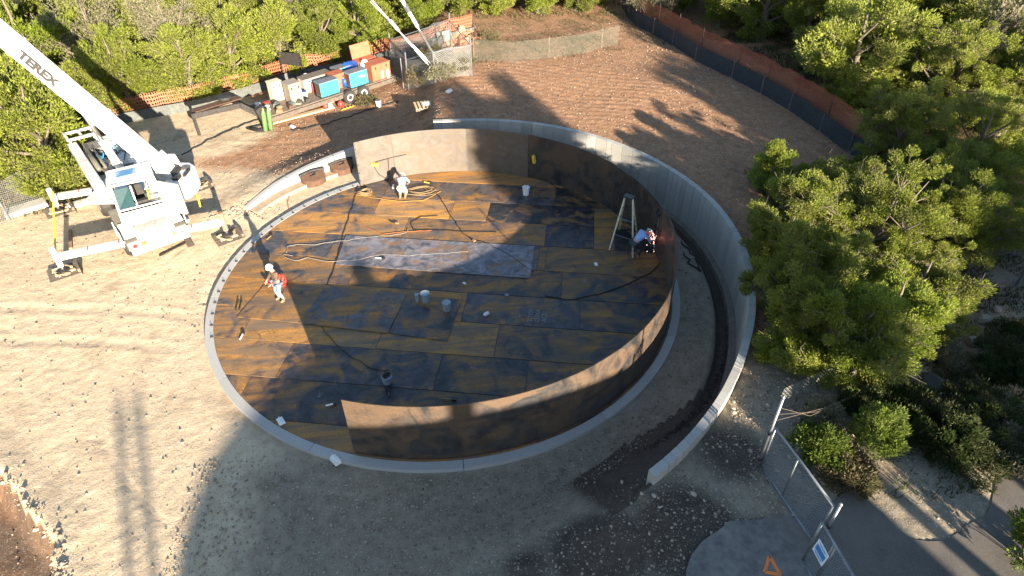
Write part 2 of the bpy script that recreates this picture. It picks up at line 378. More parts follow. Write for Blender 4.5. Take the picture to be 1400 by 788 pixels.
# ground sheet, polar so that the step behind the wall is sharp
def make_ground():
    nth = 900; th = np.linspace(-np.pi, np.pi, nth, endpoint=False)
    offs = np.concatenate([np.arange(-11.0, -3, .5), np.arange(-3, -.3, .14), [-.24, -.13, -.115, -.05, 0, .05], np.arange(.12, 8, .13), np.arange(8, 20, .2), np.arange(20, 40, .6), np.array([42, 46, 52, 60, 75, 100, 150, 220, 330, 500, 800])])
    T, O = np.meshgrid(th, offs); W = np.interp(np.degrees(T), TH, RR); RRR = W+O
    X = WC.x+RRR*np.cos(T); Y = WC.y+RRR*np.sin(T); Z = Gbase(X, Y)
    pv = inpoly(X, Y, PAVE); fl = X.ravel(); fy = Y.ravel()
    nz = np.empty(fl.shape)
    for i in range(len(fl)):
        a, b = fl[i], fy[i]
        n1 = mnoise.noise((a*.35, b*.35, 0)); n2 = mnoise.noise((a*1.7, b*1.7, 3)); n3 = mnoise.noise((a*4.7, b*4.7, 7)); n4 = mnoise.noise((a*9.5, b*9.5, 2))
        nz[i] = n1*.04+n2*.014+n3*.014+abs(n4)*.024
    nz = nz.reshape(X.shape)
    inside = (RRR < W-.1)
    tank = np.hypot(X, Y) < 9.6
    smoothz = np.where(inside, .45, 1.0)*np.where(tank, 0, 1)*np.where(pv, 0.02, 1)*np.where(np.hypot(X, Y) > 60, 0, 1)
    # tyre ruts on the back slope
    wob = np.sin(T*7)*.5+np.sin(T*13+1)*.25
    rut = np.sin((RRR+wob)*12)*(.55+.45*np.sin(T*190))*smooth(W+.6, W+1.6, RRR)*smooth(-2, 3, Y+X*.3)*(X > -3)*.022
    for (xa, ya, xb, yb) in ((-22, 1.2, -10, -2.2), (-11, 14.2, 2, 14.6)):   # wheel tracks
        for off in (-.9, .9):
            ax, ay, bx, by = xa, ya+off, xb, yb+off; tt_ = np.clip(((X-ax)*(bx-ax)+(Y-ay)*(by-ay))/((bx-ax)**2+(by-ay)**2), 0, 1)
            dd = np.hypot(X-ax-tt_*(bx-ax), Y-ay-tt_*(by-ay)+.35*np.sin(tt_*5)); rut = rut-.022*np.exp(-(dd/.2)**2)*(.8+.2*np.sin(tt_*150))*(tt_ > 0)*(tt_ < 1)+.01*np.exp(-((dd-.36)/.1)**2)*(tt_ > 0)*(tt_ < 1)
    Z = np.where(pv, 1.5, Z)+nz*smoothz+rut*np.where(pv, 0, 1)
    Z = np.where(tank, -.14, Z)
    Z = np.where(np.abs(O) < .12, np.minimum(Z, Gbase(X, Y)), Z)
    V = np.stack([X, Y, Z], -1).reshape(-1, 3); nr = len(offs)
    i = np.arange(nr-1)[:, None]*nth; j = np.arange(nth)[None]; jn = (j+1) % nth
    F = np.stack([i+j, i+nth+j, i+nth+jn, i+jn], -1).reshape(-1, 4)[:, ::-1]
    # centre fan is under the tank: close it with one more ring of tiny faces
    mt, nt, p = newmat('soil')
    at_ = N(nt, 'ShaderNodeAttribute', attribute_name='soil'); sp = N(nt, 'ShaderNodeSeparateColor'); nt.links.new(at_.outputs['Color'], sp.inputs[0])
    tc = N(nt, 'ShaderNodeTexCoord'); V_ = tc.outputs['Object']
    n_a = noise_n(nt, .45, 5, .65, V_, .4); n_b = noise_n(nt, 2.6, 7, .7, V_); n_c = noise_n(nt, 23, 5, .7, V_)
    brown = mixc(nt, ramp(nt, n_b, .32, .68), (.21, .105, .055), (.37, .205, .11))
    cal = mixc(nt, ramp(nt, n_b, .3, .7), (.46, .35, .225), (.64, .505, .345))
    mud = mixc(nt, ramp(nt, n_b, .3, .7), (.05, .04, .032), (.092, .07, .054))
    grav = mixc(nt, ramp(nt, n_b, .3, .7), (.185, .152, .11), (.32, .272, .2))
    mk = lambda s, k=.5: ramp(nt, math_n(nt, 'ADD', s, math_n(nt, 'MULTIPLY', math_n(nt, 'SUBTRACT', n_a, .5), k)), .3, .7)
    cc = mixc(nt, mk(sp.outputs[0], 1.3), brown, cal); cc = mixc(nt, mk(sp.outputs[1], .7), cc, grav); cc = mixc(nt, mk(sp.outputs[2], .5), cc, mud)
    cc = mixc(nt, ramp(nt, n_a, .55, .75), cc, mixc(nt, .5, cc, (.12, .08, .05)))
    # pebbles
    def pebbles(scale, th0, colr, coord=V_):
        vo = N(nt, 'ShaderNodeTexVoronoi'); vo.inputs['Scale'].default_value = scale; nt.links.new(coord, vo.inputs['Vector'])
        sc = N(nt, 'ShaderNodeSeparateColor'); nt.links.new(vo.outputs['Color'], sc.inputs[0])
        sel = math_n(nt, 'MULTIPLY', math_n(nt, 'GREATER_THAN', sc.outputs[0], th0), math_n(nt, 'LESS_THAN', vo.outputs['Distance'], .36))
        return math_n(nt, 'MULTIPLY', sel, math_n(nt, 'SUBTRACT', 1.0, math_n(nt, 'MULTIPLY', sp.outputs[2], .85))), mixc(nt, sc.outputs[1], colr, tuple(x*.6 for x in colr))
    f1, c1 = pebbles(14, .72, (.44, .39, .31)); f2, c2 = pebbles(30, .6, (.42, .35, .26))
    cc = mixc(nt, math_n(nt, 'MULTIPLY', f2, .7), cc, c2); cc = mixc(nt, math_n(nt, 'MULTIPLY', f1, .85), cc, c1)
    nt.links.new(cc, p.inputs['Base Color']); p.inputs['Roughness'].default_value = .95; p.inputs['Specular IOR Level'].default_value = .2
    h = math_n(nt, 'ADD', math_n(nt, 'MULTIPLY', n_b, .06), math_n(nt, 'MULTIPLY', n_c, .02)); h = math_n(nt, 'ADD', h, math_n(nt, 'MULTIPLY', f1, .012))
    bn = N(nt, 'ShaderNodeBump'); bn.inputs['Strength'].default_value = .7; bn.inputs['Distance'].default_value = 1.0
    nt.links.new(h, bn.inputs['Height']); nt.links.new(bn.outputs[0], p.inputs['Normal'])
    o = fastmesh('ground', V, F, 4, mt, None, True)
    x = V[:, 0]; y = V[:, 1]; rr_ = np.hypot(x-WC.x, y-WC.y); tt = np.degrees(np.arctan2(y-WC.y, x-WC.x)); Wr = np.interp(tt, TH, RR)
    ca = smooth(2.5, -4.5, x+.25*y)*smooth(8.5, 4, y+.4*x); ca = np.maximum(ca, (rr_ < Wr)*(x < -1)*(y > 0)*.85)
    ca = np.maximum(ca, smooth(6, 3, np.hypot(x+13.5, y-15.8))*.85)
    gr_ = smooth(-5, -9, y)*smooth(-9, -4, x)*.75; gr_ = np.maximum(gr_, (rr_ < Wr)*(x > 2)*.95); gr_ = np.maximum(gr_, smooth(11, 13, x)*smooth(2, -2, y)*.6)
    mu = (rr_ < Wr)*((rr_ > Wr-1.0-1.1*smooth(-35, -62, tt)))*smooth(-75, -67, tt)*smooth(60, 40, tt)
    def blob(cx, cy, r0, r1, a=1.0):
        P = on(cx, cy); return a*smooth(r1, r0, np.hypot(x-P.x, y-P.y))
    mu = np.maximum(mu, blob(870, 640, .3, 1.4, .9)); mu = np.maximum(mu, blob(820, 755, .5, 2.2, .9)); mu = np.maximum(mu, blob(940, 730, .5, 2.4, .9))
    mu = np.maximum(mu, blob(1000, 620, .4, 1.8, .75)); mu = np.maximum(mu, blob(720, 780, .2, 1.5, .7)); mu = np.maximum(mu, blob(600, 20, 0, .1, .0)); mu = np.maximum(mu, blob(1040, 520, .3, 2.0, .35))
    mu = np.maximum(mu, inpoly(x, y, PIT)*.55); ca = np.where(inpoly(x, y, PIT), .25, ca)
    attr = o.data.attributes.new('soil', 'FLOAT_COLOR', 'POINT'); buf = np.stack([ca, gr_, mu, np.ones_like(mu)], -1).astype(np.float32); attr.data.foreach_set('color', buf.ravel())
    tag(o, 'pale caliche and brown soil of the cleared building site', None, None, 'structure'); return o
ground = make_ground()

# paved approach road
mt, nt, p = newmat('asphalt'); tc = N(nt, 'ShaderNodeTexCoord'); a = noise_n(nt, .5, 5, .6, tc.outputs['Object']); b = noise_n(nt, 45, 4, .7, tc.outputs['Object'])
vo = N(nt, 'ShaderNodeTexVoronoi'); vo.inputs['Scale'].default_value = 34; nt.links.new(tc.outputs['Object'], vo.inputs['Vector'])
cc = mixc(nt, ramp(nt, a, .35, .65), (.06, .052, .045), (.14, .12, .098)); cc = mixc(nt, ramp(nt, b, .4, .75), cc, (.16, .145, .125)); cc = mixc(nt, math_n(nt, 'MULTIPLY', math_n(nt, 'LESS_THAN', vo.outputs['Distance'], .2), .35), cc, (.3, .27, .23))
sx = N(nt, 'ShaderNodeSeparateXYZ'); nt.links.new(tc.outputs['Object'], sx.inputs[0])
cc = mixc(nt, ramp(nt, math_n(nt, 'ADD', sx.outputs[0], math_n(nt, 'MULTIPLY', a, 1.2)), 9.0, 8.3), cc, mixc(nt, ramp(nt, noise_n(nt, 2.2, 7, .75, tc.outputs['Object']), .35, .65), (.1, .095, .085), (.22, .2, .175)))
nt.links.new(cc, p.inputs['Base Color']); p.inputs['Roughness'].default_value = .85
bn = N(nt, 'ShaderNodeBump'); bn.inputs['Strength'].default_value = .5; bn.inputs['Distance'].default_value = .01; nt.links.new(b, bn.inputs['Height']); nt.links.new(bn.outputs[0], p.inputs['Normal'])
mb = MB(); rp = []
for i in range(len(PAVE)):
    a_, b_ = Vector(PAVE[i]), Vector(PAVE[(i+1) % len(PAVE)])
    k = max(1, int((b_-a_).length/.3)) if i < 15 else 1
    for q in range(k):
        t = q/k; P = a_.lerp(b_, t); 
        if i < 15: P += Vector((random.uniform(-.07, .07), random.uniform(-.07, .07)))
        rp.append((P.x, P.y))
mb.prism(rp, 1.40, 1.56)
road = mb.build('road', mt); tag(road, 'grey asphalt road beside the gate', None, None, 'structure')

# ------------------------------------------------------------------ retaining wall
def wpt(th, dr, z): r = rw(th)+dr; t = R(th); return (WC.x+r*math.cos(t), WC.y+r*math.sin(t), z)
wall = empty('retaining_wall', wpt(20, -.12, 0), 'curved grey concrete retaining wall sweeping round the right side of the tank', 'wall')
def wall_seg(mbx, t0, t1, z0a, z1a, d0=-.243, d1=0.0, n=3, ztop=None):
    vs = []; fs = []
    for i in range(n+1):
        t = t0+(t1-t0)*i/n; zt = ztop(t) if ztop else z1a
        vs += [wpt(t, d0, z0a), wpt(t, d1, z0a), wpt(t, d1, zt), wpt(t, d0, zt)]
    for i in range(n):
        a = i*4; b = a+4
        fs += [(a, a+3, b+3, b), (a+1, b+1, b+2, a+2), (a+3, a+2, b+2, b+3), (a, b, b+1, a+1)]
    fs += [(0, 1, 2, 3), (n*4+3, n*4+2, n*4+1, n*4)]
    mbx.add(vs, fs)
th = -64.4; first = True
while th < 88.4:
    dw = random.choice([2.7, 2.95, 2.95, 1.5]); t1 = min(88.5, th+dw)
    if 88.5-t1 < 1: t1 = 88.5
    q = MB(); wall_seg(q, th+.07, t1-.07, -.4, 1.9); q.build('concrete_panel', CONC, wall); th = t1
q = MB(); wall_seg(q, -64.35, 88.45, -.4, 1.893, -.22, -.022, 50); q.build('wall_core', CONC, wall)
q = MB(); wall_seg(q, -40, 88.4, -.5, -.12, -.5, -.246, 50); q.build('wall_footing', mat('muddy_concrete', (.2, .165, .13), .9, 0, .25, 3, (.1, .07, .05), .7), wall)
low = empty('low_wall', wpt(120, -.12, 0), 'low sunlit concrete wall stepping down behind the left of the tank', 'wall')
for a, b in ((89.0, 101.8), (102.0, 114.8), (115, 127.8), (128, 141)):
    q = MB(); wall_seg(q, a, b, -.4, 0, -.24, 0, 8, wall_top); q.build('concrete_panel', CONCW, low)
q = MB(); wall_seg(q, 89, 140.6, -.4, .06, -.75, -.243, 24); q.build('wall_footing', mat('dusty_concrete', (.36, .27, .18), .9, 0, .2, 3), low)

# ------------------------------------------------------------------ tank footing ring, floor and shell
def cpt(th, r, z): t = R(th); return (r*math.cos(t), r*math.sin(t), z)
def arc(mbx, r0, r1, z0, z1, t0, t1, n, zt=None):
    vs = []; fs = []
    for i in range(n+1):
        t = t0+(t1-t0)*i/n
        vs += [cpt(t, r0, z0), cpt(t, r1, z0), cpt(t, r1, z1), cpt(t, r0, z1)]
    for i in range(n):
        a = i*4; b = a+4; fs += [(a, a+3, b+3, b), (a+1, b+1, b+2, a+2), (a+3, a+2, b+2, b+3), (a, b, b+1, a+1)]
    fs += [(0, 1, 2, 3), (n*4+3, n*4+2, n*4+1, n*4)]
    mbx.add(vs, fs)
ring = empty('ring_footing', cpt(-150, 9.15, 0), 'pale concrete ring footing round the steel tank floor', 'tank footing')
for k in range(12):
    q = MB(); arc(q, 9.0, 9.3, -.3, .012, k*30+.06, k*30+29.94, 12); q.build('ring_segment', CONCW, ring)
q = MB(); q.box((0, 0, -.005), (.04, .11, .03)); q.tube([(0, 0, .0), (0, 0, .06)], .012, 6)
clip0 = None
for t in list(np.arange(118, 196, 4.3)):
    M = Matrix.Translation(cpt(t, 9.06, .03)) @ Matrix.Rotation(R(t+90), 4, 'Z')
    if clip0 is None: clip0 = q.build('anchor_clip', DKMET, None); clip0.parent = ring; c = clip0
    else: c = clip0.copy(); col.objects.link(c)
    c.matrix_local = Matrix.Translation(-ring.location) @ M

floor = empty('tank_floor', (0, 0, 0), 'rusty steel plate floor of the round tank under construction', 'tank floor')
q = MB(); q.lathe([(8.98, -.1), (8.98, -.012)], 96); q.build('floor_underlay', DKMET, floor)
A_ = R(-13.6); ex = Vector((math.cos(A_), math.sin(A_))); ey = Vector((-math.sin(A_), math.cos(A_)))
def clip_poly(P, inside, inter):
    out = []
    for i in range(len(P)):
        a, b = P[i], P[(i+1) % len(P)]
        if inside(a):
            out.append(a)
            if not inside(b): out.append(inter(a, b))
        elif inside(b): out.append(inter(a, b))
    return out
def circ_clip(poly, rad=8.99, n=120):
    P = poly
    for k in range(n):
        t = 2*math.pi*k/n; nx, ny = math.cos(t), math.sin(t)
        f = lambda p: rad-(p[0]*nx+p[1]*ny)
        if all(f(p) >= 0 for p in P): continue
        def inter(a, b):
            fa, fb = f(a), f(b); u = fa/(fa-fb); return (a[0]+(b[0]-a[0])*u, a[1]+(b[1]-a[1])*u)
        P = clip_poly(P, lambda p: f(p) >= 0, inter)
        if len(P) < 3: return None
    return P
def tc_(px, py):
    P = at(px, py, 0); return P.x*ex.x+P.y*ex.y
rows = [  # top s, bottom s, [split pixel positions], [(rust, scale, rustbright)...]
 (9.4, 7.68, [], [(1.7, .5, .62)]),
 (7.68, 5.97, [(527, 262), (760, 262)], [(.35, .6, .45), (.3, .75, .5), (.42, .3, .4)]),
 (5.97, 4.33, [(515, 283), (617, 290), (669, 285), (812, 300)], [(.38, .7, .5), (.78, .6, .8), (1.7, .6, .6), (.3, .35, .5), (1.3, .35, .5)]),
 (4.33, 2.62, [(559, 300), (747, 315), (792, 320), (812, 322), (840, 322)], [(.72, .7, .7), (.55, .8, .5), (.15, .38, .4), (.3, .5, .5), (.8, .4, .5), (.2, .3, .4)]),
 (2.62, .86, [(452, 340), (735, 360), (746, 360)], [(.42, .7, .5), (.3, .8, .45), (.5, .4, .4), (.72, .35, .42)]),
 (.86, -.88, [(480, 380), (768, 390)], [(.62, .5, .48), (.42, .3, .38), (.46, .32, .4)]),
 (-.88, -2.6, [(345, 412), (635, 420), (793, 424)], [(.6, .6, .5), (.75, .45, .5), (.35, .5, .42), (.5, .3, .42)]),
 (-2.6, -4.36, [(340, 440), (520, 460), (679, 466)], [(.5, .6, .55), (.78, .6, .6), (.72, .5, .52), (.5, .32, .42)]),
 (-4.36, -6.1, [(385, 500), (599, 508), (720, 520)], [(.7, .55, .6), (.4, .45, .42), (.42, .33, .4), (.55, .3, .42)]),
 (-6.1, -7.86, [(335, 530)], [(.4, .5, .5), (.42, .33, .4)]),
 (-7.86, -9.4, [], [(1.2, .4, .5)]),
]
for ri, (s1, s0, sp, cols_) in enumerate(rows):
    ts = [-9.4]+[tc_(*p) for p in sp]+[9.4]
    for k in range(len(ts)-1):
        g = .012; quad = [(ts[k]+g, s0+g), (ts[k+1]-g, s0+g), (ts[k+1]-g, s1-g), (ts[k]+g, s1-g)]
        P = circ_clip([(t*ex.x+s*ey.x, t*ex.y+s*ey.y) for t, s in quad])
        if not P: continue
        rn = random.uniform(-.002, .002); sm = (s0+s1)/2
        f = lambda x, y: (s0+1.75-(x*ey.x+y*ey.y))*.009/1.75+rn-.004
        q = MB(); q.prism(P, -.03, f); q.build('floor_plate', STEEL, floor, color=(*cols_[k], 1))
# loose plates lying on the floor
def loose(pxs, z, colr, label):
    q = MB(); q.prism([tuple(at(x, y, z)[:2]) for x, y in pxs], z, z+.014); o = q.build('steel_sheet', STEEL, None, color=(*colr, 1)); return o
def plate_thing(name, pxs, z, colr, label, th=.016):
    P = [at(x, y, z) for x, y in pxs]; c = sum(P, Vector())/4
    q = MB(); q.prism([(p.x-c.x, p.y-c.y) for p in P], 0, th); o = q.build(name, STEEL, None, color=(*colr, 1)); o.location = (c.x, c.y, z)
    return tag(o, label, 'steel plate')
plate_thing('steel_plate', [(556, 403), (631, 410), (611, 467), (532, 456)], .014, (.42, .5, .42), 'dull steel plate lying under the buckets at the centre of the floor')
plate_thing('steel_plate', [(446, 391), (556, 403), (530, 456), (409, 442)], .031, (.5, .75, .45), 'blue-grey steel plate with a round rust patch right of the standing worker')
plate_thing('steel_plate', [(360, 391), (446, 391), (410, 442), (324, 434)], .014, (.6, .55, .5), 'brown steel plate lying beneath the standing worker')
plate_thing('steel_plate', [(473, 322), (731, 337), (725, 381), (459, 362)], .014, (.22, 1.7, .45), 'long bluish steel plate with pale scuffs in the middle of the floor')

shell = empty('tank_shell', cpt(0, 8.88, 0), 'first curved course of rusty steel tank wall, open on the left', 'tank shell')
SH = 2.35; RS = 8.88
spl = [-111.6, -68.2, -42, -21, 3.5]
SCOL = [(.32, .9, .75), (.4, .8, .7), (.45, .5, .5), (.45, .5, .45)]
def shell_plate(t0, t1, colr, dr=0, hb=0):
    q = MB(); n = max(4, int(abs(t1-t0)/2)); arc(q, RS+dr-.012, RS+dr+.012, .02, SH+hb, t0+.04, t1-.04, n)
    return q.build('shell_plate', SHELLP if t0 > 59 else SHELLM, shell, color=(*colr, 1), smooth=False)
ST = [(-111.6, -66.5, (.48, .5, .5)), (-66.5, -41, (.5, .5, .5)), (-41, 3.6, (.5, .5, .45)), (4.1, 27, (.35, .4, .4)), (27, 60, (.4, .45, .4)), (60, 80, (.55, .36, .38)), (80, 104, (.4, .52, .5)), (104, 115.9, (.3, .5, .5))]
for a, b, c in ST:
    o = shell_plate(a, b, c, dr=(-.05 if a == 4.1 else 0))
    for pz in o.data.polygons: pz.use_smooth = True
    e = o.modifiers.new('edge', 'EDGE_SPLIT'); e.split_angle = R(35)
    q = MB(); arc(q, RS-.02, RS+.02, .025, SH-.02, b-.1, b+.1, 1); q.build('weld_seam', mat('weld_bead', (.09, .08, .075), .5, .2, .4, 20), shell)
q = MB(); arc(q, RS+.013, RS+.05, .0, .035, -111, 3, 60); q.build('base_weld', RUSTY, shell)
# lifting lugs welded near the top corners / dogs at the joint
for zz in (.55, 1.25, 1.95):
    q = MB(); M = Matrix.Rotation(R(3.9), 4, 'Z'); q.M = M; q.box((RS-.09, 0, zz), (.14, .24, .07)); q.box((RS-.15, .05, zz+.05), (.05, .06, .2)); q.build('joint_dog', DKMET, shell)
for k in range(5):
    q = MB(); q.M = Matrix.Rotation(R(115.7), 4, 'Z'); q.box((RS-.02, 0, .3+k*.42), (.05, .05, .07)); q.build('edge_lug', RUSTY, shell)

# ------------------------------------------------------------------ workers
def skinmesh(name, nodes, edges, mat_, parent, sub=1, root=0):
    org = Vector(parent['_o']); me = bpy.data.meshes.new(name)
    me.from_pydata([tuple(Vector(n[0])-org) for n in nodes], edges, []); me.materials.append(mat_)
    o = bpy.data.objects.new(name, me); col.objects.link(o); o.parent = parent; o['_o'] = list(org)
    md = o.modifiers.new('skin', 'SKIN'); md.use_smooth_shade = True
    for i, n in enumerate(nodes):
        r = n[1] if isinstance(n[1], tuple) else (n[1], n[1])
        me.skin_vertices[0].data[i].radius = r
        me.skin_vertices[0].data[i].use_root = (i == root)
    if sub: s = o.modifiers.new('subdivision', 'SUBSURF'); s.levels = sub; s.render_levels = sub
    return o
def person(J, loc, rz, label, shirt, trousers, boots, sleeves=True):
    """J: joints in a local frame (x right, y forward, z up), feet at z = 0."""
    root = empty('person', loc, label, 'person'); M = Matrix.Translation(loc) @ Matrix.Rotation(rz, 4, 'Z')
    P = {k: M @ Vector(v) for k, v in J.items()}
    def L(a, b, t): return P[a].lerp(P[b], t)
    nodes = [(P['pelvis'], (.15, .11)), (L('pelvis', 'chest', .5), (.13, .1)), (P['chest'], (.17, .115)), (P['neck'], .06), (P['head'], .085), (P['crown'], .07)]
    ed = [(0, 1), (1, 2), (2, 3), (3, 4), (4, 5)]
    hd = (P['crown']-P['neck']).normalized(); hf = P['face']-P['head']
    nodes.append((P['head']+hf.normalized()*.105-hd*.01, .016)); ed.append((4, len(nodes)-1))     # nose
    for s in (-1, 1):
        nodes.append((P['head']+hd.cross(hf).normalized()*.1*s, .018)); ed.append((4, len(nodes)-1))  # ears
    for s in 'lr':
        b = len(nodes); nodes += [(P['sh'+s], .055), (P['el'+s], .04), (P['wr'+s], .027)]; ed += [(2, b), (b, b+1), (b+1, b+2)]
        fd = (P['wr'+s]-P['el'+s]).normalized(); side = fd.cross(Vector((0, 0, 1)))
        side = side.normalized() if side.length > .2 else Vector((1, 0, 0)); dn = fd.cross(side)
        nodes.append((P['wr'+s]+fd*.07, (.034, .018))); ed.append((b+2, b+3))
        for f, (sd, ln) in enumerate(((-.03, .065), (-.01, .08), (.01, .076), (.03, .06))):
            p0 = P['wr'+s]+fd*.1+side*sd; c = len(nodes)
            nodes += [(p0, .011), (p0+fd*ln*.6+dn*.015, .009), (p0+fd*ln*.9+dn*.045, .008)]; ed += [(b+3, c), (c, c+1), (c+1, c+2)]
        c = len(nodes); p0 = P['wr'+s]+fd*.04-side*.04; nodes += [(p0, .012), (p0+fd*.04-side*.02+dn*.01, .009)]; ed += [(b+3, c), (c, c+1)]
        b = len(nodes); nodes += [(P['hp'+s], .09), (P['kn'+s], .058), (P['an'+s], .04), (P['to'+s], .035)]; ed += [(0, b), (b, b+1), (b+1, b+2), (b+2, b+3)]
    skinmesh('body', nodes, ed, SKIN, root, 1)
    n = [(L('pelvis', 'chest', .12), (.19, .14)), (L('pelvis', 'chest', .55), (.18, .135)), (P['chest'], (.215, .145)), (L('chest', 'neck', .65), (.12, .1))]; e = [(0, 1), (1, 2), (2, 3)]
    for s in 'lr':
        b = len(n); n += [(P['sh'+s], .082), (L('sh'+s, 'el'+s, .55), .068)]; e += [(2, b), (b, b+1)]
        if sleeves: n += [(P['el'+s], .062), (L('el'+s, 'wr'+s, .9), .046)]; e += [(b+1, b+2), (b+2, b+3)]
    skinmesh('shirt', n, e, shirt, root, 2, 2)
    n = [(P['pelvis'], (.185, .145))]; e = []
    for s in 'lr':
        b = len(n); n += [(P['hp'+s]+Vector((0, 0, -.03)), .115), (P['kn'+s], .08), (L('kn'+s, 'an'+s, .85), .064)]; e += [(0, b), (b, b+1), (b+1, b+2)]
    skinmesh('trousers', n, e, trousers, root, 2, 0)
    for s in 'lr':
        n = [(L('kn'+s, 'an'+s, .9), .055), (P['an'+s], .055), (P['to'+s], (.05, .04))]; skinmesh('boot', n, [(0, 1), (1, 2)], boots, root, 1, 1)
    z = hd; x = z.cross(hf).normalized(); y = x.cross(z); R3 = Matrix((x, y, z)).transposed().to_3x3()
    q = MB(); q.lathe([(.158, 0), (.128, .008), (.126, .05), (.108, .1), (.07, .135), (.015, .15)], 14, P['head']+hd*.035+hf.normalized()*.02, R3); q.build('hard_hat', HATW, root, True)
    return root
# standing: brown jacket, facing away to the upper right, slightly stooped
sp = at(386, 411, .015)
J = dict(pelvis=(0, 0, .96), chest=(0, .03, 1.33), neck=(0, .06, 1.52), head=(0, .1, 1.64), crown=(0, .11, 1.74), face=(0, .25, 1.58),
 shl=(-.2, .04, 1.43), ell=(-.27, .1, 1.17), wrl=(-.2, .3, 1.06), shr=(.2, .04, 1.43), elr=(.28, .06, 1.17), wrr=(.2, .28, 1.02),
 hpl=(-.1, 0, .9), knl=(-.12, .08, .5), anl=(-.13, -.04, .09), tol=(-.16, .13, .04), hpr=(.1, 0, .9), knr=(.11, .12, .5), anr=(.12, .02, .09), tor=(.14, .2, .04))
person(J, (sp.x, sp.y, .03), R(125), 'standing worker in brown jacket, pale jeans and white hard hat', CLOTHBR, DENIM, BOOT)
# kneeling: seen from behind, grey shirt, bent forward
kp = at(551, 269, .01)
J = dict(pelvis=(0, -.02, .5), chest=(0, .32, .72), neck=(0, .5, .8), head=(.0, .62, .8), crown=(0, .72, .84), face=(0, .66, .62),
 shl=(-.2, .38, .78), ell=(-.3, .55, .52), wrl=(-.22, .75, .3), shr=(.2, .38, .78), elr=(.32, .5, .5), wrr=(.22, .78, .28),
 hpl=(-.11, 0, .46), knl=(-.16, .3, .1), anl=(-.12, -.12, .1), tol=(-.12, -.26, .04), hpr=(.11, 0, .46), knr=(.16, .3, .1), anr=(.12, -.12, .1), tor=(.12, -.26, .04))
kn = person(J, (kp.x, kp.y, .02), R(-4), 'kneeling worker in pale grey shirt bent over the floor by the far shell', CLOTHG, mat('pale_work_trousers', (.5, .46, .38), .9, 0, .15), BOOT)
# welder: bending right towards the shell
wp = at(868, 352, .01)
J = dict(pelvis=(0, -.12, .84), chest=(0, .26, 1.06), neck=(0, .44, 1.12), head=(0, .56, 1.1), crown=(0, .67, 1.12), face=(0, .6, .93),
 shl=(-.2, .3, 1.1), ell=(-.26, .42, .82), wrl=(-.12, .68, .74), shr=(.2, .3, 1.1), elr=(.28, .44, .84), wrr=(.12, .72, .78),
 hpl=(-.1, -.1, .8), knl=(-.13, .12, .47), anl=(-.15, -.08, .09), tol=(-.17, .1, .04), hpr=(.1, -.1, .8), knr=(.13, .16, .47), anr=(.14, .0, .09), tor=(.15, .18, .04))
person(J, (wp.x, wp.y, .02), R(-68), 'welder in blue shirt bending towards sparks beside the stepladder', CLOTHB, DARKT, BOOT)
# sparks of the grinder (they give off light)
q = MB(); s0 = Vector(cpt(2.2, 8.7, .95))
for i in range(26):
    a = s0+Vector((random.gauss(-.12, .12), random.gauss(-.05, .14), random.gauss(-.1, .22)-.05)); a.z = max(a.z, .05); d = Vector((random.gauss(0, 1), random.gauss(0, 1), random.gauss(-.7, .8))).normalized()*random.uniform(.01, .05)
    q.tube([a, a+d*.8], .003, 3)
tag(q.build('spark_spray', mat('spark', (1, .6, .4), .5, emit=(1, .62, .45, 5))), 'shower of bright grinding sparks at the shell joint beside the welder', 'sparks', kind='stuff')
q = MB(); 
for i in range(7):
    a = s0+Vector((random.gauss(-.1, .06), random.gauss(-.05, .12), random.gauss(-.12, .12))); q.tube([a, a+Vector((random.gauss(0, .05), random.gauss(0, .05), .04))], .016, 5)
tag(q.build('glowing_slag', mat('hot_metal', (1, .2, .15), .5, emit=(1, .25, .2, 2.0))), 'small red glowing spots of hot metal at the shell joint', 'hot metal', kind='stuff')

# ------------------------------------------------------------------ stepladder
def topz(base, px, py):
    b = min((Vector(proj(base+Vector((0, 0, h*.02))))-Vector((px, py))).length*1000+h for h in range(1, 250)); return int(b % 1000)
FL = at(833, 342, .012); FR = at(865, 353, .012); BR = at(871, 322, .012)
apex = at(857, 283, 0); mid = (FL+FR)/2
# apex over the middle of the feet
bx = (FL+FR)*.25+(BR+(BR+FL-FR))*.25; H_ = 2.3
ld = empty('stepladder', bx, 'open wooden-coloured stepladder standing beside the bending welder', 'ladder')
BL = BR+FL-FR; BL = BR+(FL-FR)*.8
apL = Vector((bx.x, bx.y, H_))+(FL-FR).normalized()*.17; apR = Vector((bx.x, bx.y, H_))-(FL-FR).normalized()*.17
LADM = mat('cream_fibreglass', (.52, .47, .33), .5, 0, .12, 10, (.2, .15, .1), .4)
for a, b in ((FL, apL), (FR, apR), (BL, apL), (BR, apR)):
    q = MB(); q.bar(a, b, .065, .03); q.build('ladder_rail', LADM, ld)
for t in (.12, .26, .4, .54, .68, .82):
    q = MB(); q.bar(BL.lerp(apL, t), BR.lerp(apR, t), .05, .02); q.build('ladder_step', DKMET, ld)
for t in (.3, .6):
    q = MB(); q.bar(FL.lerp(apL, t), FR.lerp(apR, t), .03, .02); q.build('cross_brace', GALV, ld)
for s in ((FL, BL, apL), (FR, BR, apR)):
    q = MB(); q.bar(s[0].lerp(s[2], .45), s[1].lerp(s[2], .45), .02, .015); q.build('spreader', GALV, ld)
q = MB(); q.box((bx.x, bx.y, H_+.02), (.42, .3, .06), Matrix.Rotation(math.atan2((FL-FR).y, (FL-FR).x), 3, 'Z')); q.build('ladder_cap', DKMET, ld)

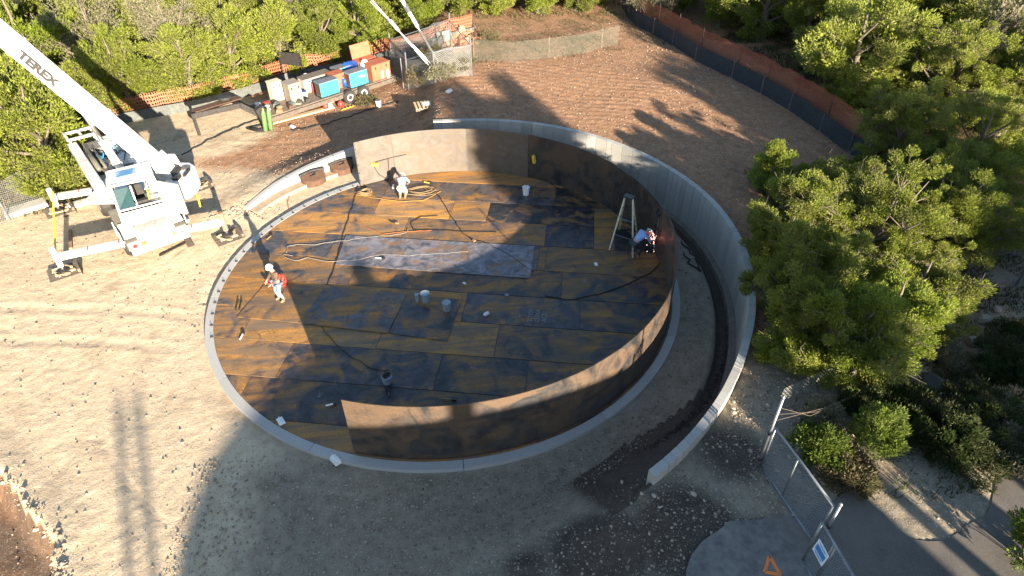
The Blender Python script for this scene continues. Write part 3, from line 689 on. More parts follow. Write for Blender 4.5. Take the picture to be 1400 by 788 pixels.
# ------------------------------------------------------------------ small things on the floor
def bucket(px, py, r, h, m_, label, name='bucket', inside=True, lip=True, cat='bucket'):
    P = at(px, py, .02); root = empty(name, P, label, cat)
    q = MB(); q.lathe([(r*.86, 0), (r, h), (r*.9, h), (r*.8, .03)] if inside else [(r*.86, 0), (r, h), (r*.6, h+.02)], 18, P); q.build('pail', m_, root, False)
    if lip: q = MB(); q.lathe([(r*1.0, h-.02), (r*1.07, h-.02), (r*1.07, h+.01), (r*.98, h+.01)], 18, P); q.build('rim', m_, root)
    if inside: q = MB(); q.lathe([(r*.1, .04), (r*.84, .05), (r*.84, h*.35), (r*.1, h*.36)], 12, P); q.build('contents', DKMET, root)
    return root
bucket(719, 266, .17, .4, PLAST, 'white bucket with dark label near the far shell, partly shaded')
bucket(582, 412, .17, .4, GPLAST, 'wide grey bucket at the centre of the floor beside a slim canister')
bucket(611, 424, .16, .38, GPLAST, 'grey bucket with tools in it standing right of the other grey bucket')
c = bucket(571, 412, .085, .34, GPLAST, 'slim grey canister standing left of the wide grey bucket', 'canister', True, True, 'canister')
bk = bucket(530, 523, .17, .3, GPLAST, 'grey bucket stuffed with black cable near the lit shell edge')
def blobby(q, c, r, n=7, z=None):
    for _ in range(n):
        p = Vector(c)+Vector((random.gauss(0, r*.5), random.gauss(0, r*.5), random.uniform(0, r)))
        pts = [p+Vector((math.cos(t)*r*.6, math.sin(t)*r*.6, random.gauss(0, r*.15))) for t in np.linspace(0, 5.5, 9)]
        q.tube(pts, .022, 5)
c = Vector(bk['_o'])+Vector((0, 0, .32)); q = MB(); blobby(q, c, .12, 8); q.build('cable_bundle', BLKC, bk)
def coil(name, px, py, z, m_, label, R0, r, turns=5, jit=.06, cat='hose', flat=.05, sy=1.0):
    P = at(px, py, z) if z is not None else on(px, py, .02); n = turns*14; pts = []
    rot = random.uniform(0, 3)
    for i in range(n):
        t = i/14*2*math.pi; k = int(i/14); rr = R0*(1+.18*math.sin(k*2.3)+.1*math.sin(t*1.7+k)); ox = math.sin(k*1.9)*R0*.25; oy = math.cos(k*2.7)*R0*.2
        pts.append(P+Vector((ox+math.cos(t)*rr+random.gauss(0, jit*.25), (oy+math.sin(t)*rr)*sy, flat*.5*(k*.5+.5)*(1+.5*math.sin(t*2)))))
    q = MB(); q.tube(pts, r, 6); o = q.build(name, m_, None, True); return tag(o, label, cat)
coil('red_cable_coil', 378, 388, .02, REDC, 'heap of red cable on the floor behind the standing worker', .3, .028, 9, .08, 'cable', .1, .7)
coil('hose_coil', 574, 262, .02, TAN, 'loose tan hose coil right of the kneeling worker', .6, .014, 7, .1, 'hose', .05, .55)
coil('hose_coil', 498, 264, .02, TAN, 'small tangle of tan hose at the left end of the far shell', .28, .02, 6, .06, 'hose', .07, .8)
coil('cable_coil', 355, 176, None, BLKC, 'black cable loops dropped on the brown soil beside the green cylinders', .55, .022, 6, .12, 'cable', .05, .6)
def px_line(name, pts, m_, r, label, z=.03, wig=.02, cat='cable', ground_=False):
    P = []
    for i in range(len(pts)-1):
        a = on(*pts[i], r) if ground_ else at(*pts[i], z); b = on(*pts[i+1], r) if ground_ else at(*pts[i+1], z); n = max(2, int((b-a).length/.25))
        for k in range(n): 
            t = k/n; p = a.lerp(b, t)+Vector((random.gauss(0, wig), random.gauss(0, wig), 0))
            if ground_: p.z = Gz(p.x, p.y)+r+.03
            P.append(p)
    P.append(on(*pts[-1], r+.03) if ground_ else at(*pts[-1], z))
    Q = []
    for i in range(len(P)-1):            # Catmull-Rom smoothing
        p0, p1, p2, p3 = P[max(i-1, 0)], P[i], P[i+1], P[min(i+2, len(P)-1)]
        for t in (0, .5): Q.append(.5*((2*p1)+(p2-p0)*t+(2*p0-5*p1+4*p2-p3)*t*t+(3*p1-p0-3*p2+p3)*t**3))
    Q.append(P[-1]); q = MB(); q.tube(Q, r, 5); return tag(q.build(name, m_, None, True), label, cat)
px_line('welding_cable', [(640, 344), (600, 347), (560, 350), (520, 348), (485, 356), (450, 358), (420, 352), (405, 357), (390, 352), (388, 348), (400, 350)], GRYC, .013, 'pale grey cable wavering across the blue plate with a loop at its left end')
px_line('welding_cable', [(391, 346), (393, 337), (410, 334), (432, 335), (455, 331), (500, 325), (540, 321), (556, 318), (558, 312)], GRYC, .013, 'pale grey cable running in a bow above the blue steel plate')
px_line('air_hose', [(489, 254), (484, 275), (474, 305), (466, 335), (458, 362), (448, 390)], BLKC, .014, 'black hose running down the floor from the left shell end')
px_line('air_hose', [(446, 392), (434, 428), (440, 450), (458, 470), (478, 486), (505, 503), (527, 507)], BLKC, .014, 'black hose snaking over the left plates to the cable-filled bucket')
px_line('power_cable', [(906, 358), (890, 372), (860, 388), (820, 402), (780, 409), (745, 404)], BLKC, .018, 'black cable curving left across the floor from the welder')
px_line('power_cable', [(595, 262), (606, 278), (620, 300), (632, 318), (645, 328), (660, 330), (690, 345), (730, 372)], BLKC, .014, 'black cable wandering down the floor from the tan hose coil')
px_line('power_cable', [(598, 295), (575, 297), (563, 305), (565, 314), (620, 316), (680, 318)], BLKC, .014, 'thin dark cable looping beside the small yellow clamp')
px_line('yellow_hose', [(486, 266), (520, 272), (550, 276), (580, 274), (596, 265), (603, 262)], mat('ochre_hose', (.34, .2, .05), .6), .014, 'ochre hose lying just in front of the kneeling worker')
px_line('extension_lead', [(486, 300), (500, 310), (520, 320), (555, 317), (590, 315)], mat('dull_orange_cord', (.4, .12, .04), .6), .012, 'thin orange cord crossing the sunlit rust-coloured plates')
px_line('extension_lead', [(396, 268), (394, 278), (396, 291)], mat('dull_orange_cord', (.4, .12, .04), .6), .012, 'short orange cord lying on the gravel left of the floor', None, .01, 'cord', True)
px_line('ground_cable', [(250, 212), (290, 190), (330, 172), (362, 160)], BLKC, .03, 'dark cable on the soil between crane and green cylinders', None, .05, 'cable', True)
px_line('ground_cable', [(395, 180), (440, 172), (480, 158), (520, 146), (545, 138)], BLKC, .03, 'dark cable crossing the brown soil in front of the trailer', None, .08, 'cable', True)
px_line('trench_cable', [(930, 330), (950, 352), (958, 372), (945, 365), (935, 345)], BLKC, .03, 'black cables lying in the gravel between the shell and the wall', None, .06, 'cable', True)
def tool(px, py, ang, ln, m1, m2, label, cat='tool', z=.02, name='hand_tool'):
    P = at(px, py, z); root = empty(name, P, label, cat); M = Matrix.Translation(P) @ Matrix.Rotation(R(ang), 4, 'Z')
    q = MB(M); q.tube([(-ln/2, 0, .03), (ln*.2, 0, .035)], .028, 8); q.build('handle', m1, root)
    q = MB(M); q.box((ln*.33, 0, .04), (ln*.3, .09, .07)); q.tube([(ln*.48, 0, .05), (ln*.48, .07, .05)], .02, 6); q.build('tool_head', m2, root); return root
tool(539, 305, -35, .45, BLKC, TAN, 'small tan and black clamp on the yellowish plate below the hoses')
tool(520, 360-6, -20, .4, PLAST, DKMET, 'white-tipped tool casting a shadow on the blue plate')
tool(645, 328, -60, .45, BLKC, TAN, 'short clamp at the upper edge of the long blue plate')
tool(369, 325, 60, .4, TAN, DKMET, 'tan handled tool on the floor edge behind the worker shadow')
tool(331, 460, 80, .4, PLAST, DKMET, 'white and black tool on the sunlit rusty plates at far left')
tool(453, 554, 10, .35, PLAST, DKMET, 'white curved tool in shade left of the lit shell corner')
tool(532, 538, 95, .35, DKMET, DKMET, 'small dark tool just below the cable-filled bucket')
tool(614, 547, -12, .5, TAN, DKMET, 'tan handled hammer lying behind the lit shell edge')
tool(586, 247+4, -30, .5, YELP, DKMET, 'yellow grinder on the floor right of the kneeling worker')
tool(497, 255, -50, .4, TAN, BLKC, 'black and tan grinder at the foot of the left shell end')
for px_, l_ in ((322, 'left of a pair of thin dark rods standing on the sunlit plates'), (327, 'right of a pair of thin dark rods leaning on the sunlit plates')):
    P = at(px_, 424, .02); q = MB(); q.bar(P, P+Vector((.02, .6, .06)), .03, .03); tag(q.build('steel_rod', DKMET), l_, 'rod')
def scrap(px, py, s, m_, label, z=.03, name='scrap', cat='scrap', g=False, h=.3):
    P = on(px, py, .02) if g else at(px, py, z); q = MB(Matrix.Translation(P) @ Matrix.Rotation(random.uniform(0, 3), 4, 'Z'))
    q.box((0, 0, s*h/2), (s, s*.6, s*h), taper=.85); q.tube([(-s*.5, 0, s*h), (s*.5, 0, s*h*1.05)], s*.06, 5); return tag(q.build(name, m_), label, cat)
scrap(635, 388, .14, PLAST, 'small white rag in the shaded middle of the floor', name='rag', cat='rag')
scrap(693, 404, .16, GPLAST, 'pale square chip right of the grey buckets', name='chip', cat='scrap')
scrap(665, 430, .22, PLAST, 'pale sliver on the shaded plate right of the buckets', name='sliver', cat='scrap')
scrap(384, 576, .34, PLAST, 'pale flat strip at the lower left edge of the floor', name='strip', cat='scrap', h=.1)
scrap(815, 366-4, .22, PLAST, 'crumpled pale paper on the rusty plate left of the welder', name='paper', cat='paper', h=.2)
scrap(459, 631, .34, PLAST, 'pale blue-white card lying on the ring footing at the bottom', .02, 'card', 'card', h=.45)
scrap(538, 257, .14, HATW, 'tiny white cup left of the kneeling worker', name='cup', cat='cup', h=1.2)
# chalk marks and lettering on plates
def text(body, loc, size, rotm, m_, name, parent=None, ext=.001, off=0, extra=None):
    cu = bpy.data.curves.new(name, 'FONT'); cu.body = body; cu.size = size; cu.extrude = ext; cu.offset = off; cu.align_x = 'CENTER'; cu.align_y = 'CENTER'; cu.resolution_u = 3
    o = bpy.data.objects.new('tmp', cu); dg = bpy.context.evaluated_depsgraph_get(); col.objects.link(o); dg.update()
    me = bpy.data.meshes.new_from_object(o.evaluated_get(dg)); bpy.data.objects.remove(o); me.materials.clear(); me.materials.append(m_)
    t = bpy.data.objects.new(name, me); col.objects.link(t)
    org = Vector(parent['_o']) if parent is not None else Vector((0, 0, 0))
    if parent is not None: t.parent = parent
    t.matrix_local = Matrix.Translation(Vector(loc)-org) @ rotm; return t
CHALK = mat('white_paint_marker', (.24, .24, .23), .8)
def mark(px, py, ang, s, body, z=.024): text(body, at(px, py, z), s, Matrix.Rotation(R(ang), 4, 'Z'), CHALK, 'paint_mark', floor, .0005)
mark(735, 432, 76, .26, '2-7109\nCL04A\nAC31', .012)
for (x, y) in ((711, 432), (647, 503), (438, 540), (560, 455), (800, 385), (466, 466)):
    mark(x, y, random.choice([70, -13, 80]), .16, random.choice(['H2', 'XC', '4K\n71', 'N3']), .012)

# ------------------------------------------------------------------ the older water tank behind the camera (its shadow lies over the site)
e_ = Vector((.938, .346)); d_ = Vector((-.346, .938))
def uvw(u, v): return Vector((u*e_.x+v*d_.x, u*e_.y+v*d_.y, 0))
TC = uvw(-3.0, -45.0)
big = empty('water_tank', TC, 'large round water tank behind the viewpoint that shades the foreground', 'water tank')
TP = mat('tank_paint', (.55, .6, .6), .5, 0, .06, 1)
def dome(q, R0, z0, h, n=72, k=14):
    RC = (R0*R0+h*h)/2/h; q.lathe([(r, z0+h-RC+math.sqrt(RC*RC-r*r)) for r in np.linspace(R0, .05, k)], n, TC)
SHZ = 8.65
q = MB(); q.lathe([(8.3, 0), (8.3, SHZ), (8.2, SHZ)], 72, TC); q.build('tank_wall', TP, big, True)
q = MB(); dome(q, 8.3, SHZ, 1.45); q.build('roof', TP, big, True)
q = MB(); q.lathe([(.36, SHZ+1.3), (.36, SHZ+2.7), (.42, SHZ+2.7), (.4, SHZ+3.1), (.1, SHZ+3.2)], 16, TC); q.build('vent', TP, big)
q = MB(); c0 = TC+Vector((e_.x, e_.y, 0))*-8.95
for k in (-.3, .3):
    a = c0+Vector((e_.x, e_.y, 0))*k; q.tube([a, a+Vector((0, 0, 10.9))], .05, 6)
for z in np.arange(.4, 10.8, .45): q.bar(c0+Vector((e_.x*-.3, e_.y*-.3, z)), c0+Vector((e_.x*.3, e_.y*.3, z)), .03, .03)
for z in np.arange(2.5, 10.8, .9):
    pts = [c0+Vector((e_.x*math.cos(t)*.4+d_.x*-.4*math.sin(t), e_.y*math.cos(t)*.4+d_.y*-.4*math.sin(t), z)) for t in np.linspace(0, math.pi, 8)]; q.tube(pts, .03, 4)
for t in np.linspace(.3, 2.8, 4):
    p0 = c0+Vector((e_.x*math.cos(t)*.4+d_.x*-.4*math.sin(t), e_.y*math.cos(t)*.4+d_.y*-.4*math.sin(t), 2.5)); q.tube([p0, p0+Vector((0, 0, 8.3))], .03, 4)
q.build('caged_ladder', GALV, big)
q = MB(); q.bar(c0+Vector((e_.x*.3, e_.y*.3, 8.7)), c0+Vector((e_.x*1.1, e_.y*1.1, 8.7)), .3, .12); q.build('ladder_landing', GALV, big)

# ------------------------------------------------------------------ crane
ang = math.atan2(.53, .848)
CO = Vector((-13.45, 5.75, 0)); CM = Matrix.Translation(CO) @ Matrix.Rotation(ang, 4, 'Z')
crane = empty('mobile_crane', CO, 'white mobile crane with outriggers out and its boom raised to the left', 'crane')
def cb(name, boxes, m_, bev=.0, parent=None, M=None):
    q = MB(CM if M is None else M)
    for b in boxes: q.box(*b)
    return q.build(name, m_, parent or crane, bevel=bev)
cb('chassis', [((0, 1.6, 1.05), (1.5, 9.0, .5)), ((0, 4.6, 1.4), (2.3, 2.8, .5))], WHITE, .05)
cb('rear_deck', [((0, 3.2, 1.62), (2.4, 5.4, .1)), ((-1.0, 3.3, 1.95), (.42, 5.0, .55)), ((.6, 5.0, 1.95), (1.1, 1.2, .55))], WHITE, .04)
# front deck: sloping hood with louvres between two fenders
q = MB(CM); q.add([(-.55, -3.0, .75), (.55, -3.0, .75), (.62, -1.2, .75), (-.62, -1.2, .75), (-.55, -2.9, 1.0), (.55, -2.9, 1.0), (.62, -1.2, 1.62), (-.62, -1.2, 1.62)], [(3, 2, 1, 0), (4, 5, 6, 7), (0, 1, 5, 4), (1, 2, 6, 5), (2, 3, 7, 6), (3, 0, 4, 7)]); hood = q.build('hood', CRGREY, crane, bevel=.03)
for k in range(6):
    q = MB(CM); y = -2.72+k*.22; q.box((0, y, 1.09+k*.081), (.8, .11, .05)); q.build('louvre', DKMET if k % 2 else CRGREY, hood)
for s in (-1, 1):
    q = MB(CM); q.add([(s*.62, -3.0, .7), (s*1.22, -3.0, .7), (s*1.22, -.9, .7), (s*.62, -.9, .7), (s*.62, -2.9, 1.05), (s*1.2, -2.9, 1.05), (s*1.2, -.9, 1.7), (s*.62, -.9, 1.7)], [(3, 2, 1, 0), (4, 5, 6, 7), (0, 1, 5, 4), (1, 2, 6, 5), (2, 3, 7, 6), (3, 0, 4, 7)]); q.build('front_fender', CRGREY, crane, bevel=.04)
    q = MB(CM); q.box((s*.92, -2.35, 1.33), (.5, .9, .03), Matrix.Rotation(.3, 3, 'X')); q.build('fender_plate', WHITE, crane)
    for yy in (-1.9, 2.1):
        q = MB(CM @ Matrix.Translation((s*1.02, yy, .68)) @ Matrix.Rotation(R(90), 4, 'Y')); q.lathe([(.3, -.24), (.6, -.26), (.68, -.15), (.68, .15), (.6, .26), (.3, .24)], 24); wh = q.build('wheel', BLACK, crane)
        q = MB(CM @ Matrix.Translation((s*1.02, yy, .68)) @ Matrix.Rotation(R(90), 4, 'Y')); q.lathe([(.1, -.2), (.33, -.25), (.33, .25), (.1, .2)], 16); q.build('rim', WHITE, wh)
    for k in range(3):
        q = MB(CM); q.bar((s*1.28, -2.6+k*.5, .8), (s*1.28, -2.6+k*.5, 1.5), .04, .04); q.build('hand_rail', WHITE, crane)
q = MB(CM); q.box((0, -3.1, .72), (2.3, .25, .3)); q.build('bumper', WHITE, crane, bevel=.03)
for x in (-.95, -.6, .6, .95):
    q = MB(CM); q.lathe([(.07, 0), (.07, .05), (.03, .07)], 10, (x, -3.05, .87)); q.build('lamp', mat('red_lamp', (.5, .03, .03), .3) if abs(x) > .8 else mat('amber_lamp', (.8, .3, .03), .3), crane)
# outriggers: beams meet measured ends
ends = {'fl': (-15.65, 2.3), 'fr': (-9.75, 4.95), 'rl': (-17.55, 7.75), 'rr': (-11.6, 9.2)}
OUT = {'f': (at(77, 352, .85), at(305, 303, .85)), 'r': (at(72, 270, .85), at(266, 238, .85))}
padpos = []
for key, (a, b) in OUT.items():
    lab = 0
    q = MB(); q.bar(a, b, .27, .24); bm = q.build('outrigger_beam', WHITE, crane, bevel=.015)
    for t in (.18, .36, .62, .8):
        c = a.lerp(b, t); q = MB(); q.bar(c, c+(b-a).normalized()*.04, .282, .252); q.build('beam_mark', REDP, bm)
    for e, s in ((a, -1), (b, 1)):
        q = MB(); q.tube([e+Vector((0, 0, .45)), e-Vector((0, 0, .45))], .11, 10); q.build('jack_housing', WHITE if s < 0 else BROWNM, crane)
        q = MB(); q.tube([e-Vector((0, 0, .4)), e-Vector((0, 0, .62))], .06, 10); q.build('jack_ram', CHROME, crane)
        q = MB(); q.lathe([(.24, e.z-.68), (.24, e.z-.62), (.08, e.z-.58)], 14, (e.x, e.y, 0)); q.build('foot_plate', DKMET, crane); padpos.append(e)
for i, (e, lb) in enumerate(zip(padpos, ('lower left outrigger', 'lower right outrigger near the tank', 'upper left outrigger beside the fence', 'upper right outrigger in the shade'))):
    z0 = Gz(e.x, e.y)+.02; cr = empty('crane_mat', (e.x, e.y, z0), 'dark timber crane mat with pale cribbing under the '+lb, 'crane mat', 'timber mats under the outriggers')
    M = Matrix.Translation((e.x, e.y, z0)) @ Matrix.Rotation(ang-.05+i*.03, 4, 'Z')
    for k in range(5):
        q = MB(M); q.box((0, -.44+k*.22, .06), (1.15, .2, .12)); q.build('board', WOODG, cr, bevel=.008)
    for k in range(2):
        q = MB(M); q.box((random.uniform(-.04, .04), -.15+.3*k, .145), (.75, .14, .05), Matrix.Rotation(random.uniform(-.15, .15), 3, 'Z')); q.build('cribbing_block', WOOD, cr)
    for k in range(5):
        a = random.uniform(0, 6.3); q = MB(M); q.box((math.cos(a)*.3, math.sin(a)*.3, .19), (.5, .07, .045), Matrix.Rotation(a+1.2, 3, 'Z')); q.build('wedge', WOOD, cr)
    q = MB(M); q.box((.52, 0, .2), (.1, .9, .16)); q.build('side_timber', WOODG, cr)
# yellow straps hanging from the beams
def strap(name, a, b, label, m_=YEL):
    q = MB(); q.bar(a, b, .07, .02); return tag(q.build(name, m_), label, 'strap')
s0 = at(72, 263, 1.35); strap('yellow_strap', s0, at(76, 345, .9), 'long yellow strap stretched between the two left outriggers')
strap('yellow_strap', at(262, 238, 1.3), at(274, 283, .5), 'yellow strap hanging at the right rear outrigger')
# superstructure
q = MB(CM); q.lathe([(.85, 1.3), (.85, 1.62), (.7, 1.65)], 28, (0, .2, 0)); q.build('turntable', DKMET, crane)
F0 = at(221, 229, 2.75); dF = (F0-CAM).dot(fwd); E0 = CAM+ray(0, 45)*dF*.872; D = (E0-F0).normalized()
az = math.atan2(D.y, D.x); el = math.asin(D.z)
hd_ = Vector((math.cos(az), math.sin(az), 0)); sd_ = Vector((-hd_.y, hd_.x, 0))     # boom heading and its left side
UO = Vector((CM @ Vector((0, .2, 0)))); 
UM = Matrix(((hd_.x, sd_.x, 0, UO.x), (hd_.y, sd_.y, 0, UO.y), (0, 0, 1, 1.65), (0, 0, 0, 1)))      # x = boom heading, y = left of it
q = MB(UM)
fl_ = UM.inverted() @ F0; 
by = fl_.y
q = MB(UM); q.box((-.3, 0, .1), (3.6, 2.1, .16)); q.build('turret_deck', WHITE, crane, bevel=.03)
for s in (-1, 1):
    q = MB(UM); y = by+s*.52; q.add([(fl_.x+.9, y-.05, .1), (fl_.x-.8, y-.05, .1), (fl_.x-.45, y-.05, fl_.z+.35), (fl_.x+.15, y-.05, fl_.z+.35), (fl_.x+.9, y+.05, .1), (fl_.x-.8, y+.05, .1), (fl_.x-.45, y+.05, fl_.z+.35), (fl_.x+.15, y+.05, fl_.z+.35)], [(0, 1, 2, 3), (7, 6, 5, 4), (0, 4, 5, 1), (1, 5, 6, 2), (2, 6, 7, 3), (3, 7, 4, 0)]); q.build('turret_side', WHITE, crane)
q = MB(UM); q.lathe([(.25, -.4), (.3, -.36), (.3, .36), (.25, .4)], 20, (fl_.x-.4, by, .75), Matrix.Rotation(R(90), 3, 'X')); q.build('winch_drum', DKMET, crane)
# rounded counterweight behind the boom foot
q = MB(UM); pts = [(fl_.x-.35, by-.95), (fl_.x-.35, by+.95), (fl_.x-.8, by+.92), (fl_.x-1.15, by+.6), (fl_.x-1.25, by), (fl_.x-1.15, by-.6), (fl_.x-.8, by-.92)]; q.prism(pts, -.1, .85); cw = q.build('counterweight', WHITE, crane, bevel=.06)
q = MB(UM); q.lathe([(.22, .85), (.22, .88), (.17, .885)], 18, (fl_.x-.8, by-.4, 0)); q.build('weight_cap', CRGREY, cw)
q = MB(UM); q.box((fl_.x-.8, by+.55, .9), (.25, .35, .1)); q.box((fl_.x-1.05, by+.1, .89), (.1, .6, .07)); q.build('lifting_frame', DKMET, cw)
# boom: three telescoping box sections with a thicker root
LB = 24.0; nb = D.cross(sd_).normalized()
def bsec(name, t0, t1, wd, ht, m_=WHITE, offn=0.0):
    q = MB(); a = F0+D*t0+nb*offn; b = F0+D*t1+nb*offn; q.bar(a, b, wd, ht, nb); return q.build(name, m_, crane, bevel=.03)
bo = bsec('boom_root', -.45, 9.6, .52, .69); bsec('boom_middle', 9.6, 16.5, .44, .6); bsec('boom_tip', 16.5, LB, .36, .5)
for t in (2.8, 6.4, 9.3):
    q = MB(); a = F0+D*t; q.bar(a, a+D*.12, .56, .74, nb); q.build('boom_collar', WHITE, bo, bevel=.01)
q = MB(); a = F0+D*.2-nb*.55; q.bar(F0+D*-.2, F0+D*.5, .7, .95, nb); q.build('boom_foot', WHITE, bo, bevel=.03)
q = MB(); q.tube([F0+D*3.2+sd_*-.3+nb*.1, F0+D*9.2+sd_*-.3+nb*.1], .02, 5); q.build('boom_cable', BLKC, bo)
# luffing cylinder
ca = UM @ Vector((fl_.x+1.6, by, .25)); cbp = F0+D*3.6-nb*.35
if cbp.z > 2: 
    q = MB(); q.tube([ca, ca.lerp(cbp, .6)], .16, 12); q.build('lift_cylinder', WHITE, crane, True); q = MB(); q.tube([ca.lerp(cbp, .6), cbp], .09, 12); q.build('lift_ram', CHROME, crane, True)
# lettering on the side of the boom that faces the tank
ns = -sd_ if (-sd_).dot(CAM-F0) > 0 else sd_
xx = -D if (-D).dot(r2) > 0 else D
yy = ns.cross(xx); tm = Matrix((xx, yy, ns)).transposed().to_4x4()
LET = mat('grey_lettering', (.045, .043, .042), .6)
tp = F0+D*5.45+ns*.263+nb*.03
text('TEREX', tp, .52, tm @ Matrix.Diagonal((1.0, 1, 1, 1)), LET, 'lettering', bo, .002, .032)
# cab
CB = Matrix(UM); 
cabx, caby = .75, (-1.25 if ns.dot(Vector((UM.col[1][:3]))) < 0 else 1.25)
cabc = at(186, 262, 2.5); cl = UM.inverted() @ cabc; 
CA = Matrix.Translation((cabc.x, cabc.y, 1.62)) @ Matrix.Rotation(ang+R(-8), 4, 'Z')   # local -y looks at the viewer
WF = WHITE
cab = MB(CA)
hx, y0, y1, hz = .86, -1.0, .95, 1.6
v = [(-hx, y0, 0), (hx, y0+.1, 0), (hx, y1, 0), (-hx, y1, 0), (-hx*.9, y0+.5, hz), (hx*.95, y0+.35, hz), (hx*.95, y1-.1, hz), (-hx*.9, y1-.1, hz)]
cabp = empty('operator_cab_tmp', cabc, '', ''); bpy.data.objects.remove(cabp)
# frame posts
q = MB(CA)
for a, b in ((0, 4), (1, 5), (2, 6), (3, 7), (4, 5), (5, 6), (6, 7), (7, 4), (0, 1), (1, 2), (2, 3), (3, 0)): q.bar(v[a], v[b], .08, .08)
q.bar((hx, 0, 0), (hx*.95, .05, hz), .07, .07)
cabo = q.build('cab_frame', WHITE, crane)
def pane(ids, name, m_, ins=.0):
    q = MB(CA); P = [Vector(v[i]) if isinstance(i, int) else Vector(i) for i in ids]; c = sum(P, Vector())/len(P); n = (P[1]-P[0]).cross(P[2]-P[0]).normalized()
    P = [p+(c-p).normalized()*.05 for p in P]; k = len(P)
    q.add([p+n*.01 for p in P]+[p-n*.01 for p in P], [tuple(range(k)), tuple(range(2*k-1, k-1, -1))]+[(i, (i+1) % k, k+(i+1) % k, k+i) for i in range(k)]); return q.build(name, m_, cabo)
pane([4, 5, 6, 7], 'roof_panel', WHITE)
q = MB(CA); q.box((-.1, .35, hz+.02), (.75, .55, .03)); q.build('roof_window', mat('blue_roof_glass', (.08, .2, .35), .08), cabo)
pane([0, 3, 7, 4], 'side_window', GLASS)
lo = lambda a, b, t: tuple(Vector(v[a]).lerp(Vector(v[b]), t))
pane([0, 1, lo(1, 5, .32), lo(0, 4, .32)], 'front_panel', WHITE)
f0, f1, f2, f3 = Vector(lo(0, 4, .38)), Vector(lo(1, 5, .38)), Vector(lo(1, 5, .92)), Vector(lo(0, 4, .92))
pane([tuple(f0), tuple(f0.lerp(f1, .4)), tuple(f3.lerp(f2, .4)), tuple(f3)], 'windscreen', GLASS)
q = MB(CA); q.bar(f0.lerp(f1, .42), f3.lerp(f2, .42), .06, .06); q.bar(f0, f1, .06, .06); q.build('pillar', WHITE, cabo)
DM = CA @ Matrix.Translation((hx+.03, y0+.12, 0)) @ Matrix.Rotation(R(-48), 4, 'Z')
q = MB(DM)
for a, b in (((0, 0, .15), (.95, 0, .15)), ((.95, 0, .15), (.95, 0, 1.5)), ((.95, 0, 1.5), (0, 0, 1.5)), ((0, 0, 1.5), (0, 0, .15)), ((0, 0, .8), (.95, 0, .8)), ((.6, 0, .8), (.6, 0, 1.5))): q.bar(a, b, .07, .05)
q.box((.475, 0, .47), (.9, .04, .6)); q.build('open_door', WHITE, cabo)
q = MB(DM); q.box((.475, 0, 1.15), (.86, .015, .64)); q.build('door_glass', mat('pale_glass', (.25, .32, .33), .08), cabo)
for k in range(6):
    q = MB(CA); a = Vector((random.uniform(-.2, .6), random.uniform(-.7, .2), random.uniform(.1, .7))); q.tube([a, a+Vector((random.gauss(0, .12), random.gauss(0, .12), .3))], .03, 5); q.build('control_lever', [REDP, BLKC, TAN, YELP][k % 4], cabo)
pane([1, 2, lo(2, 6, .45), lo(1, 5, .45)], 'door_panel', WHITE)
pane([lo(1, 5, .5), lo(2, 6, .5), lo(2, 6, .95), lo(1, 5, .95)], 'door_window', mat('pale_glass', (.25, .32, .33), .08))
q = MB(CA); q.box((0, .2, .35), (.5, .5, .14)); q.box((0, .45, .7), (.48, .12, .6)); q.build('seat', BLACK, cabo)
q = MB(CA); q.box((0, 0, .03), (1.3, 1.6, .05)); q.box((0, -.45, .55), (.7, .2, .3)); q.build('dashboard', DKMET, cabo)
# machinery on the carrier deck
for bx_, m_ in ((((-.3, 4.9, 1.95), (.7, 1.0, .5)), CRGREY), (((.35, 3.2, 1.85), (.7, .7, .4)), WHITE), (((-.45, 3.4, 1.85), (.4, 1.6, .35)), DKMET), (((.2, 2.2, 1.8), (1.2, .5, .3)), DKMET)):
    q = MB(CM); q.box(*bx_); q.build('equipment_box', m_, crane, bevel=.03)
for x_ in (-.62, -.35):
    q = MB(CM); q.tube([(x_, 2.2, 2.15), (x_, 4.6, 2.25)], .11 if x_ < -.5 else .06, 10); q.build('hydraulic_cylinder', CRGREY, crane, True)
for k in range(9):
    q = MB(CM); a = Vector((random.uniform(-.5, .7), random.uniform(2.0, 4.0), 2.0)); q.tube([a, a+Vector((.2, .3, .2)), a+Vector((.1, .8, .15)), a+Vector((-.2, 1.1, -.2))], .028, 6); q.build('hydraulic_hose', BLKC if k % 3 else BLU, crane, True)
q = MB(CM); cx, cy, cz = -.5, 5.9, 2.5
for a, b in (((cx-.6, cy-.45, cz), (cx+.6, cy-.45, cz)), ((cx+.6, cy-.45, cz), (cx+.6, cy+.45, cz)), ((cx+.6, cy+.45, cz), (cx-.6, cy+.45, cz)), ((cx-.6, cy+.45, cz), (cx-.6, cy-.45, cz)), ((cx, cy-.45, cz), (cx, cy+.45, cz))): q.bar(a, b, .12, .1)
for s in (-.55, .55): q.bar((cx+s, cy-.4, 1.6), (cx+s, cy-.4, cz), .07, .07); q.bar((cx+s, cy+.4, 1.6), (cx+s, cy+.4, cz), .07, .07)
q.build('access_frame', WHITE, crane)

